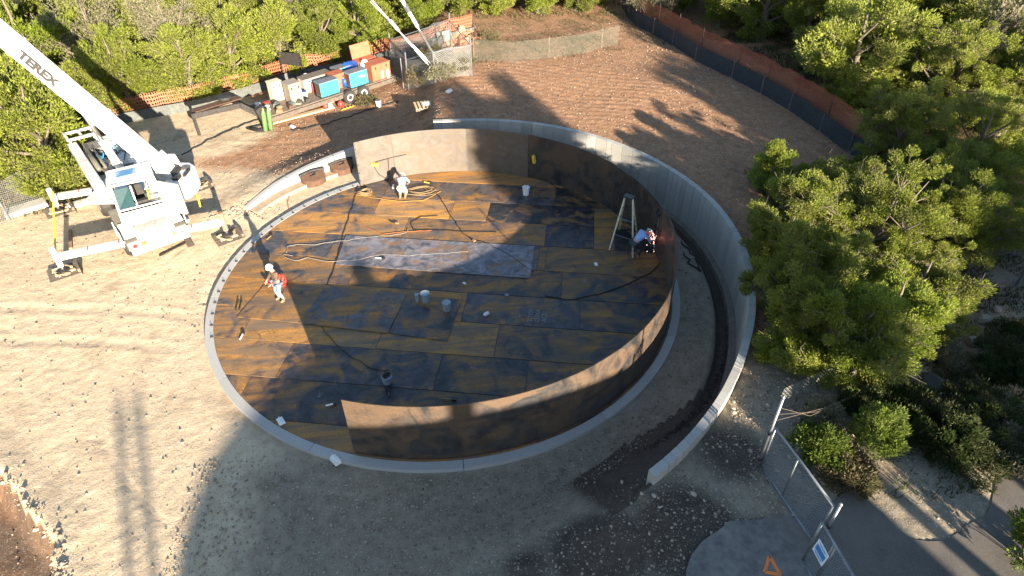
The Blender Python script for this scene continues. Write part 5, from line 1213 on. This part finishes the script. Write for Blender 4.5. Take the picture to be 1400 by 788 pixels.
for k, (px_, py_, l_) in enumerate(((575, 118, 'left'), (605, 112, 'middle'), (632, 100, 'right'), (590, 88, 'rear'))):
    bush_px(160+k, px_, py_, .8, 1.25, DRYG if k != 1 else OAK, 'pale dry shrub at the '+l_+' of the wire enclosure', n=60, nl=40, ls=.06)
bush_px(70, 500, 142, .8, .4, DRYG, 'pale dry weeds at the right rear wheel of the trailer', n=40, nl=50, ls=.06)
bush_px(71, 665, 60, .9, .8, DRYG, 'dry shrub left of the grey mesh screen', n=50, nl=60)
bush_px(72, 30, 262, 1.3, .9, DRYG, 'brown shrub behind the left chain-link fence', n=70, nl=60)
bush_px(73, 118, 228, 1.0, .7, OAK, 'grey-green shrub behind the crane cab at the left', n=60, nl=60)
# trees behind the viewpoint whose shadows fall on the site
shade_trees = [(7.6, -31, 1.9, 11.4, .8), (6.2, -34, 1.0, 11.6, .85), (18.9, -31, 1.8, 10.8, .5), (21.8, -34, 2.2, 12, .45),
               (10.6, -29, 2.2, 3.9, .03), (14.9, -27, 2.6, 3.7, .03), (19.5, -27, 3.0, 4.2, .03), (24.5, -26, 3.2, 5.0, .03), (29.5, -25, 3.2, 5.2, .03)]
for k, (u, v, r_, h_, b_) in enumerate(shade_trees):
    P = uvw(u, v); t = tree_proto(80+k, 'o', r_, h_, 26, 9, 60, .17, JUN, .62, base=b_, label='off-camera tree %s the road behind the viewpoint' % 'beside', twig=10, parent_name='roadside_tree')
    t.location = (P.x, P.y, 1.5); t['group'] = 'trees behind the viewpoint'; t['label'] = 'tree standing behind the viewpoint, outside the picture'

# ------------------------------------------------------------------ fences
def fence_line(root, pts, h, z0, m_, name, posts=None, post_r=.035, post_h=None, post_m=GALV, sag=.0, step=.5, wob=.03):
    """pts: world (x, y) polyline; one net ribbon following the ground with UV in metres, plus posts"""
    P = []; 
    for i in range(len(pts)-1):
        a, b = Vector(pts[i]), Vector(pts[i+1]); n = max(1, int((b-a).length/step))
        for k in range(n): P.append(a.lerp(b, k/n))
    P.append(Vector(pts[-1])); vs = []; uv = []; L = 0
    for i, p in enumerate(P):
        if i: L += (P[i]-P[i-1]).length
        g = Gz(p.x, p.y); w1 = random.gauss(0, wob); w2 = random.gauss(0, wob)
        for k, f in enumerate((0, .5, 1)):
            vs.append((p.x+(w1 if k == 1 else w2*.5), p.y+(w2 if k == 1 else 0), g+z0+h*f-(abs(w1)*sag if f else 0))); uv.append((L, h*f))
    q = MB(); q.add(vs, [(i*3+k, i*3+3+k, i*3+4+k, i*3+1+k) for i in range(len(P)-1) for k in (0, 1)])
    o = q.build(name, m_, root, True, uv=uv)
    for p in (posts or []):
        g = Gz(p[0], p[1]); q = MB(); ph = post_h or (z0+h+.08); q.tube([(p[0], p[1], g-.2), (p[0], p[1], g+ph)], post_r, 7); q.build('post', post_m, root)
    return o
def alongp(pts, d):
    out = []; 
    for i in range(len(pts)-1):
        a, b = Vector(pts[i]), Vector(pts[i+1]); n = max(1, round((b-a).length/d)); out += [tuple(a.lerp(b, k/n)) for k in range(n)]
    return out+[tuple(pts[-1])]
FL_ = [tuple(on(x, y)[:2]) for x, y in [(120, 176), (165, 170), (205, 162), (270, 150), (345, 130), (395, 112), (470, 96), (530, 82), (600, 64), (650, 50)]]
r_ = empty('silt_fence', (*FL_[3], Gz(*FL_[3])), 'low grey silt fence fabric along the foot of the long orange fence', 'silt fence'); fence_line(r_, FL_, .6, 0, GREYFAB, 'fabric', alongp(FL_, 2.4), .025, .75, WOODG)
OF = [(x-.12, y+.5) for x, y in FL_]
r_ = empty('orange_fence', (*OF[4], Gz(*OF[4])), 'long bright orange plastic safety fence behind the crane and trailer', 'safety fence'); fence_line(r_, OF, 1.25, .1, ORNET, 'netting', alongp(OF, 2.0), .025, 1.2, DKMET, .6, .4, .08)
FR_ = [tuple(on(x, y)[:2]) for x, y in [(850, 12), (868, 34), (919, 62), (950, 83), (1000, 107), (1040, 128), (1078, 151), (1120, 180), (1159, 209), (1190, 232), (1240, 262)]]
r_ = empty('silt_fence', (*FR_[4], Gz(*FR_[4])), 'black silt fence fabric running down the right edge of the back slope', 'silt fence'); fence_line(r_, FR_, .95, 0, BLKFAB, 'fabric', alongp(FR_, 2.4), .03, 1.05, WOODG)
OR_ = [(x+.35, y+.2) for x, y in FR_]
r_ = empty('orange_fence', (*OR_[5], Gz(*OR_[5])), 'dull red-orange netting standing just behind the black silt fence', 'safety fence'); fence_line(r_, OR_, 1.7, .1, ORNETR, 'netting', alongp(OR_, 2.4), .025, 1.9, DKMET, .8, .4, .07)
MF = [tuple(on(x, y)[:2]) for x, y in [(648, 82), (700, 85), (750, 80), (800, 73), (822, 66), (845, 62)]]
r_ = empty('mesh_screen', (*MF[2], Gz(*MF[2])), 'translucent grey-green mesh screen along the top of the back slope', 'fence'); fence_line(r_, MF, 1.25, 0, SHADEN, 'mesh', [MF[0], MF[2], MF[4]], .03, 1.35, WOODG, .5, .5, .05)
# chain-link enclosure with shrubs
en = [tuple(on(x, y)[:2]) for x, y in [(559, 122), (595, 114), (645, 104), (617, 68), (537, 92)]]
r_ = empty('wire_enclosure', (*en[0], Gz(*en[0])), 'square chain-link enclosure full of dry shrubs behind the pallet', 'wire enclosure')
for a, b in ((0, 1), (1, 2), (2, 3), (3, 4), (4, 0)):
    fence_line(r_, [en[a], en[b]], 1.75, .03, CHAINF, 'chain_link', None, wob=.005)
    pa, pb = Vector((*en[a], Gz(*en[a])+1.8)), Vector((*en[b], Gz(*en[b])+1.8)); q = MB(); q.tube([pa, pb], .03, 6); q.build('top_rail', GALV, r_)
for i, p in enumerate(en):
    g = Gz(*p); q = MB(); q.tube([(*p, g-.2), (*p, g+(1.9 if i in (1,) else 2.2))], .045, 8); q.lathe([(.06, g+2.18), (.06, g+2.22), (.02, g+2.26)], 8, (p[0], p[1], 0)) if i != 1 else None; q.build('post', GALV, r_)
# second, narrow gate post pair at its left corner
q = MB(); p = on(552, 121); q.tube([p, p+Vector((0, 0, 1.9))], .035, 7); q.build('gate_post', GALV, r_)
q = MB(); a, b = on(545, 76), on(618, 60); 
q.bar((a.x, a.y, Gz(a.x, a.y)+.45), (b.x, b.y, Gz(b.x, b.y)+.45), .15, .9); tag(q.build('low_concrete_barrier', CONC), 'low grey concrete barrier at the back of the wire enclosure', 'barrier')
# spoil pile beside the enclosure
def rocks_pile(name, c, rad, h, n, m_, label, cat, s=.12):
    g = np.random.default_rng(5); q = MB()
    for i in range(n):
        a = g.uniform(0, 6.28); f = g.random()**.6*rad; z = max(0, h*(1-f/rad)); x, y = c[0]+math.cos(a)*f, c[1]+math.sin(a)*f; r0 = s*g.uniform(.4, 1.5)
        q.box((x, y, Gz(x, y)+z), (r0*1.6, r0*1.2, r0), Matrix.Rotation(g.uniform(0, 3), 3, Vector((g.random(), g.random(), 1)).normalized()), .6)
    return tag(q.build(name, m_), label, cat, kind='stuff')
P = on(632, 52); rocks_pile('clay_spoil', (P.x, P.y), 1.7, .55, 160, mat('reddish_clay', (.4, .2, .12), .9, 0, .25), 'reddish clods heaped beside the rear corner of the wire enclosure', 'spoil heap', .22)
# slanting poles standing in the enclosure
pb = on(606, 104); pb.z = Gz(pb.x, pb.y)
r_ = empty('guyed_mast', pb, 'pair of long slanting white rods with clamps rising from the wire enclosure', 'mast')
q = MB(); q.box((pb.x, pb.y, pb.z+.25), (.55, .5, .5)); q.box((pb.x-.15, pb.y+.1, pb.z+.6), (.3, .25, .25)); q.build('anchor_block', PLAST, r_, bevel=.03)
def slant(b0, b1, zt, name, m_, r0, secs):
    A0 = pb+Vector(b0); B0 = at(b1[0], b1[1], zt); q = MB(); q.tube([A0, A0.lerp(B0, 1)], r0, 8); o = q.build(name, m_, r_, True)
    for t0, t1, rr, mm in secs:
        q = MB(); q.tube([A0.lerp(B0, t0), A0.lerp(B0, t1)], rr, 8); q.build('insulator', mm, o)
    return A0, B0
slant((-.1, .1, .5), (540, -16), 7.5, 'rod', WHITE, .035, [(.02, .5, .07, GREYFAB), (.55, .72, .1, PLAST), (.74, .8, .13, GALV), (.82, .86, .1, PLAST)])
slant((-.5, -.2, .35), (498, -12), 7.0, 'rod', WHITE, .028, [(.12, .3, .06, PLAST), (.33, .45, .05, PLAST), (.55, .66, .09, PLAST)])
slant((-.25, -.25, .35), (506, 2), 6.4, 'rod', WHITE, .022, [(.2, .4, .045, PLAST), (.6, .66, .07, PLAST)])
# left chain-link fence and white sheet on the ground
lf = [tuple(on(x, y)[:2]) for x, y in [(-40, 330), (14, 302), (62, 272), (96, 252)]]
r_ = empty('chain_link_fence', (*lf[1], Gz(*lf[1])), 'chain-link fence with a silvery post at the left edge of the site', 'fence'); fence_line(r_, lf, 1.8, 0, CHAINF, 'chain_link', [lf[1], lf[2], lf[3]], .045, 2.0, GALV, 0, .5, .02)
q = MB(); a, b = on(8, 297), on(66, 280); q.bar(a+Vector((0, 0, .14)), b+Vector((0, 0, .16)), .75, .24); o = q.build('concrete_kerb_block', CONCW, None, bevel=.04); tag(o, 'pale concrete block lying along the chain-link fence at the left edge', 'concrete block')
q = MB(); a, b = on(70, 292), on(128, 276); q.bar(a+Vector((0, 0, .1)), b+Vector((0, 0, .1)), .4, .18); tag(q.build('white_beam', WHITE, None, bevel=.02), 'white beam lying behind the upper left outrigger mat', 'beam')
# lower right gate of chain link
def gate_panel(a_px, b_px, ht, hb, label, parts, mids=(), name='chain_link_gate'):
    A0, B0 = on(*a_px), on(*b_px); A0.z = Gz(A0.x, A0.y); B0.z = Gz(B0.x, B0.y); r_ = empty(name, A0, label, 'gate')
    z0 = Vector((0, 0, hb)); z1 = Vector((0, 0, ht))
    for a, b, nm in ((A0+z0, B0+z0, 'bottom_rail'), (A0+z1, B0+z1, 'top_rail'), (A0+z0, A0+z1, 'side_rail'), (B0+z0, B0+z1, 'side_rail')): q = MB(); q.tube([a, b], .034, 8); q.build(nm, GALV, r_, True)
    for t in mids: c = A0.lerp(B0, t); q = MB(); q.tube([c+z0, c+z1], .022, 7); q.build('brace', GALV, r_, True)
    L = (B0-A0).length; q = MB(); q.add([A0+z0, B0+z0, B0+z1, A0+z1], [(0, 1, 2, 3)]); q.build('chain_link', CHAIN, r_, uv=[(0, 0), (L, 0), (L, ht-hb), (0, ht-hb)]); return r_, A0, B0
g1, A1, B1 = gate_panel((1040, 638), (1112, 744), 1.62, .04, 'chain-link gate leaf hanging open behind the road, nearest the wall', None, (.42,))
hA = 1.62
for P, h_, nm, m_ in ((A1-Vector((.1, 0, 0)), 2.75, 'post', GALV), (B1+Vector((.05, -.1, 0)), 1.8, 'post', GALV)):
    r_ = empty('gate_post', P, 'tall galvanised post with its tip in the sun beside the concrete wall' if h_ > 2.4 else 'short galvanised post between the two chain-link gate leaves', 'post')
    q = MB(); q.tube([P-Vector((0, 0, .2)), P+Vector((0, 0, h_))], .036, 10); q.build('pipe', m_, r_, True); q = MB(); q.lathe([(.043, h_-.02), (.043, h_+.03), (.02, h_+.07)], 10, P); q.build('cap', m_, r_)
    for z in (.3, h_*.5): q = MB(); q.lathe([(.058, z), (.058, z+.07)], 10, P); q.build('hinge', DKMET, r_)
g2, A2, B2 = gate_panel((1097, 767), (1150, 866), 1.62, .04, 'chain-link gate leaf with a blue and white sign at the bottom edge', None, (.3, .34))
C_ = A2+(B1-A2)*.8
sg = A2.lerp(B2, .2)+Vector((0, 0, .98)); dv = (B2-A2).normalized(); nv = Vector((-dv.y, dv.x, 0)); nv = nv if nv.dot(CAM-sg) > 0 else -nv
R4 = Matrix((dv if dv.dot(r2) > 0 else -dv, Vector((0, 0, 1)), nv)).transposed()
if R4.determinant() < 0: R4 = Matrix((-dv, Vector((0, 0, 1)), nv)).transposed()
R4 = R4 @ Matrix.Rotation(R(-4), 3, 'Z')
q = MB(); q.box(sg+nv*.03, (.42, .5, .012), R4); s_ = q.build('sign_board', mat('sign_white', (.75, .77, .8), .4, 0, .04), g2); s_['label'] = 'white warning sign with blue lettering'
SB = mat('sign_blue', (.05, .2, .5), .5)
q = MB(); q.box(sg+nv*.037+R4 @ Vector((0, .0, 0)), (.34, .2, .008), R4); q.build('sign_panel', SB, s_)
for k, (yy, ww) in enumerate(((.19, .3), (.15, .22), (-.15, .32), (-.19, .26))): q = MB(); q.box(sg+nv*.037+R4 @ Vector((0, yy, 0)), (ww, .02, .006), R4); q.build('text_line', SB, s_)
# wires from the post into the brush
pt = A1+Vector((-.1, 0, 2.4))
for k in range(3):
    b = on(1150+k*18, 560-k*10); q = MB(); q.tube([pt-Vector((0, 0, k*.25)), pt.lerp(b, .5)-Vector((0, 0, .3)), b+Vector((0, 0, .3))], .006, 4); o = q.build('fence_wire', WOODG, None, True); tag(o, ('upper', 'middle', 'lower')[k]+' of three loose wires slanting from the tall post into the brush', 'wire', 'loose wires at the tall post')
ff = [tuple(on(x, y)[:2]) for x, y in [(1062, 560), (1115, 535), (1180, 520), (1250, 500)]]
r_ = empty('chain_link_fence', (*ff[1], Gz(*ff[1])), 'collapsed dark chain-link fence in the brush under the large juniper', 'fence'); fence_line(r_, ff, .9, 0, CHAINF, 'chain_link', [ff[2]], .04, 1.0, GALV, 0, .5, .04)
rf_ = [tuple(on(x, y)[:2]) for x, y in [(1345, 335), (1380, 352), (1388, 392), (1430, 415)]]
r_ = empty('chain_link_fence', (*rf_[1], Gz(*rf_[1])), 'chain-link fence with orange netting on top at the right edge', 'fence'); fence_line(r_, rf_, 1.8, 0, CHAINF, 'chain_link', [rf_[1], rf_[2]], .045, 2.0, GALV, 0, .5, .02)
fence_line(r_, [(x+.1, y+.1) for x, y in rf_], 1.0, 1.1, ORNETR, 'netting', None, wob=.05)
# tyre, marker, boulders, log
P = on(1270, 527); q = MB(Matrix.Translation(P+Vector((0, 0, .12)))); q.lathe([(.2, -.1), (.36, -.12), (.4, -.05), (.4, .05), (.36, .12), (.2, .1)], 22); tag(q.build('old_tyre', BLACK, None, True), 'old black tyre lying in the dark brush right of the bright bush', 'tyre')
P = on(1055, 778); P.z += .06; q = MB(Matrix.Translation(P) @ Matrix.Rotation(R(-28), 4, 'Z'))
T3 = [(-.16, -.17), (.19, -.11), (-.08, .27)]; 
for i in range(3): q.bar((*T3[i], 0), (*T3[(i+1) % 3], 0), .08, .03)
o = q.build('warning_triangle', ORA, None, bevel=.01); tag(o, 'orange warning triangle lying on the pavement at the bottom edge', 'warning triangle'); q = MB(Matrix.Translation(P)); q.box((.0, .0, -.02), (.2, .2, .02), Matrix.Rotation(.4, 3, 'Z')); q.build('backing', DKMET, None).parent = o
bpy.context.view_layer.update(); 
for c in o.children: c['_o'] = [0, 0, 0]
def boulder(P, s, seed, m_=STONEM):
    g = np.random.default_rng(seed); q = MB(); n = 8; vs = []; 
    for i, ph in enumerate((-.9, -.3, .35, .9)):
        for j in range(n):
            t = 6.283*j/n+i*.3; rr = s*math.cos(ph)*g.uniform(.75, 1.15); vs.append((P.x+rr*math.cos(t), P.y+rr*.8*math.sin(t), P.z+s*.35+s*.62*math.sin(ph)*g.uniform(.8, 1.1)))
    fs = [(i*n+j, i*n+(j+1) % n, (i+1)*n+(j+1) % n, (i+1)*n+j) for i in range(3) for j in range(n)]+[tuple(range(n-1, -1, -1)), tuple(range(3*n, 4*n))]
    q.add(vs, fs); return q.build('boulder', m_)
sites = [(1232, 405, .34, 'pale boulder under the right fringe of the large juniper'), (1250, 418, .26, 'second boulder below the juniper fringe'), (1305, 425, .4, 'largest boulder of the shaded stones at the right'), (1325, 408, .28, 'boulder above the largest shaded one at the right'),
         (1290, 445, .26, 'boulder left below the largest shaded one'), (1345, 440, .3, 'boulder right of the largest shaded one'), (1362, 425, .22, 'small boulder near the chain-link at the right edge'), (1268, 462, .22, 'small boulder beside the fallen log'),
         (1330, 470, .3, 'dark-sided boulder above the shaded bush'), (1216, 430, .3, 'boulder half hidden by the lower juniper branches')]
for k, (x, y, s, l) in enumerate(sites): tag(boulder(on(x, y), s, 40+k), l, 'boulder', 'boulders in the shade at the right')
a, b = on(1330, 398), on(1288, 462); q = MB(); q.tube([a+Vector((0, 0, .3)), a.lerp(b, .5)+Vector((.05, 0, .3)), b+Vector((0, 0, .2))], [.13, .12, .1], 8); tag(q.build('fallen_log', BARK, None, True), 'weathered fallen log leaning among the shaded boulders', 'log')

# ------------------------------------------------------------------ stones, clods and undergrowth (uncountable)
def scatter_stones(name, n, sampler, smin, smax, m_, label, seed, flat=.6, kind='stuff'):
    g = np.random.default_rng(seed); X, Y = sampler(g, n); Z = Gbase(X, Y); n = len(X)
    base = np.array([(1, 0, 0), (.3, .95, 0), (-.8, .6, 0), (-.8, -.6, 0), (.3, -.95, 0), (0, 0, .9), (.1, 0, -.5)]); F = [(0, 1, 5), (1, 2, 5), (2, 3, 5), (3, 4, 5), (4, 0, 5), (1, 0, 6), (2, 1, 6), (3, 2, 6), (4, 3, 6), (0, 4, 6)]
    s = smin+(smax-smin)*g.random(n)**5.0; an = g.uniform(0, 6.28, n); V = base[None]*(1+g.uniform(-.3, .3, (n, 7, 1)))
    x = V[..., 0]*np.cos(an)[:, None]-V[..., 1]*np.sin(an)[:, None]*.8; y = V[..., 0]*np.sin(an)[:, None]+V[..., 1]*np.cos(an)[:, None]*.8
    P = np.stack([X[:, None]+x*s[:, None], Y[:, None]+y*s[:, None], Z[:, None]+V[..., 2]*s[:, None]*flat+s[:, None]*.1+.02], -1)
    f = (np.arange(n)[:, None, None]*7+np.array(F)[None]).reshape(-1, 3)
    o = fastmesh(name, P.reshape(-1, 3), f, 3, m_); o['label'] = label; o['kind'] = kind; return o
def samp(boxes):
    def f(g, n):
        X = []; Y = []
        for (x0, x1, y0, y1, wt, cond) in boxes:
            k = int(n*wt); x = g.uniform(x0, x1, k); y = g.uniform(y0, y1, k); r = np.hypot(x, y); ok = (r > 9.5)
            rr = np.hypot(x-WC.x, y-WC.y); t = np.degrees(np.arctan2(y-WC.y, x-WC.x)); W = np.interp(t, TH, RR)
            ok &= ~((rr > W-.4) & (rr < W+.15) & (t > -66) & (t < 142)); ok &= ~inpoly(x, y, PAVE)
            if cond is not None: ok &= cond(x, y, rr, W, t)
            X.append(x[ok]); Y.append(y[ok])
        return np.concatenate(X), np.concatenate(Y)
    return f
nomud = lambda x, y, rr, W, t: ~((rr < W) & (rr > W-1.6) & (t < 60) & (t > -75))
scatter_stones('loose_gravel', 34000, samp([(-8, 10, -14, -8, .42, nomud), (-22, -6, -12, 16, .1, None), (2, 12, -12, 8, .25, lambda x, y, rr, W, t: (rr < W-1.4)), (6, 22, -14, 8, .3, lambda x, y, rr, W, t: rr > W), (-10, 20, 8, 26, .35, lambda x, y, rr, W, t: rr > W)]), .012, .056, STONEM, 'loose pale limestone gravel strewn over the soil', 3)
scatter_stones('rubble', 700, samp([(7.5, 11, -12.5, -8.5, .5, lambda x, y, rr, W, t: rr > W+.1), (14, 19, 12, 21, .5, None), (10, 19, -8, -2, .3, None), (4, 6, -12.5, -11, .08, None)]), .02, .12, STONEM, 'coarse limestone rubble beside the gate and along the silt fence', 4)
def near_line(pts, wd):
    P = [tuple(p) for p in pts]
    def f(g, n):
        i = g.integers(0, len(P)-1, n); t = g.random(n); A = np.array(P); x = A[i, 0]*(1-t)+A[i+1, 0]*t+g.normal(0, wd, n); y = A[i, 1]*(1-t)+A[i+1, 1]*t+g.normal(0, wd, n); return x, y
    return f
scatter_stones('rubble', 520, near_line([on(*p)[:2] for p in ((330, 290), (345, 283), (365, 285))]+[on(290, 296)[:2]], .25), .03, .12, STONEM, 'pale broken stones at the left end of the low wall', 5)
scatter_stones('rubble', 200, near_line([on(*p)[:2] for p in ((2, 650), (30, 676), (58, 716), (80, 745), (74, 775), (88, 800))], .16), .03, .13, STONEM, 'pale broken rock along the edge of the dug hole', 6)
CLOD = mat('soil_clods', (.23, .15, .095), .95, 0, .35)
scatter_stones('soil_clods', 7000, samp([(-10, 20, 8, 24, .7, lambda x, y, rr, W, t: rr > W), (-20, -8, -3, 16, .08, None)]), .02, .07, CLOD, 'brown soil clods over the graded back slope', 8, .5)
DCL = mat('dark_clods', (.045, .034, .027), .95, 0, .3)
scatter_stones('dark_clods', 600, near_line([on(*p)[:2] for p in ((992, 400), (998, 440), (994, 490), (972, 540), (936, 582), (880, 618))], .07), .02, .07, DCL, 'dark moist clods along the edge of the trench', 9, .7)
def grass_mesh(name, n, region, hmin, hmax, m_, label, seed, W_=.02):
    g = np.random.default_rng(seed); X, Y = region(g, n); n = len(X); Z = Gbase(X, Y); a = g.uniform(0, 6.28, n); h = g.uniform(hmin, hmax, n); ln = g.normal(0, .5, (n, 2))*h[:, None]
    dx = np.cos(a)*W_; dy = np.sin(a)*W_; V = np.stack([np.stack([X-dx, Y-dy, Z-.02], -1), np.stack([X+dx, Y+dy, Z-.02], -1), np.stack([X+ln[:, 0], Y+ln[:, 1], Z+h], -1)], 1).reshape(-1, 3)
    o = fastmesh(name, V, np.arange(len(V)), 3, m_); o['label'] = label; o['kind'] = 'stuff'; return o
def clumpy(x0, x1, y0, y1, cond, thr=.0, f=.8):
    def s(g, n):
        x = g.uniform(x0, x1, n); y = g.uniform(y0, y1, n); k = np.array([mnoise.noise((a*f, b*f, 5)) for a, b in zip(x, y)])+g.normal(0, .12, n); ok = (k > thr) & cond(x, y) & ~inpoly(x, y, PAVE); return x[ok], y[ok]
    return s
beyond = lambda x, y: rf(x, y+.5) | ((x > 13.8) & (y < 4)) | ((x > 12.6) & (y < -7))
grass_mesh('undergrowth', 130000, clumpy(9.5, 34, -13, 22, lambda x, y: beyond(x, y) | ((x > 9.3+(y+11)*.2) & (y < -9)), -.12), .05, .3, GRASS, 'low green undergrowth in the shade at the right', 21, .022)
grass_mesh('forest_floor', 50000, clumpy(-34, 18, 14, 42, lambda x, y: y > fence_y(x)+.2, -.15), .05, .35, DRYG, 'dry brush and weeds on the floor of the wood', 22, .03)
grass_mesh('weeds', 9000, clumpy(-24, -16, 5, 12, lambda x, y: y > 6+(x+24)*.25, -.1), .05, .3, DRYG, 'dry weeds behind the chain-link fence at the left', 23, .025)
grass_mesh('weeds', 16000, clumpy(0, 16, 17, 28, lambda x, y: y > 17.6+.12*x+np.abs(x-8)*.1, -.02), .03, .2, DRYG, 'thin dry weeds at the foot of the grey mesh screen', 24, .02)

# give every tree of the wood its own label: what it is, which row, what it stands behind
woodt = [o for o in col.objects if o.get('group', '').startswith('trees of the wood')]
seen = {}
for o in woodt:
    x, y = o.location.x, o.location.y; px_, py_ = proj(o.location); left = 'orange fence' in o['group']
    if left:
        row = y-fence_y(x); rw_ = 'front row' if row < 4 else 'second row' if row < 8 else 'third row' if row < 13 else 'far row'
        for lim, nm in ((-60, 'beyond the left frame edge'), (120, 'at the upper left corner'), (260, 'above the boom shadow'), (360, 'above the gooseneck'), (450, 'above the plywood box'), (540, 'above the welders'), (660, 'above the wire enclosure'), (780, 'above the left of the mesh screen'), (9999, 'above the right of the mesh screen')):
            if px_ < lim: break
    else:
        row = y; rw_ = 'lowest row' if row < 11 else 'middle row' if row < 20 else 'upper row' if row < 30 else 'far row'
        for lim, nm in ((1000, 'above the top of the silt fence'), (1120, 'above the middle of the red netting'), (1230, 'above the end of the red netting'), (1330, 'above the large juniper'), (1420, 'near the upper right corner'), (9999, 'beyond the right frame edge')):
            if px_ < lim: break
    kind = o['label'].split(' crowded')[0].split(' in the dark')[0]; o['group'] = 'trees of the wood behind the orange fence' if left else 'trees of the dark wood beyond the red netting'
    seen.setdefault((kind, rw_, nm), []).append((px_, o))
for (kind, rw_, nm), L in seen.items():
    L.sort(key=lambda t: t[0]); n = len(L)
    for i, (_, o) in enumerate(L):
        pre = '' if n == 1 else (('left ', 'right ') if n == 2 else ('leftmost ', 'second ', 'third ', 'fourth ', 'fifth ', 'sixth '))[min(i, 5)]
        o['label'] = (pre+kind+' in the '+rw_+' '+nm)
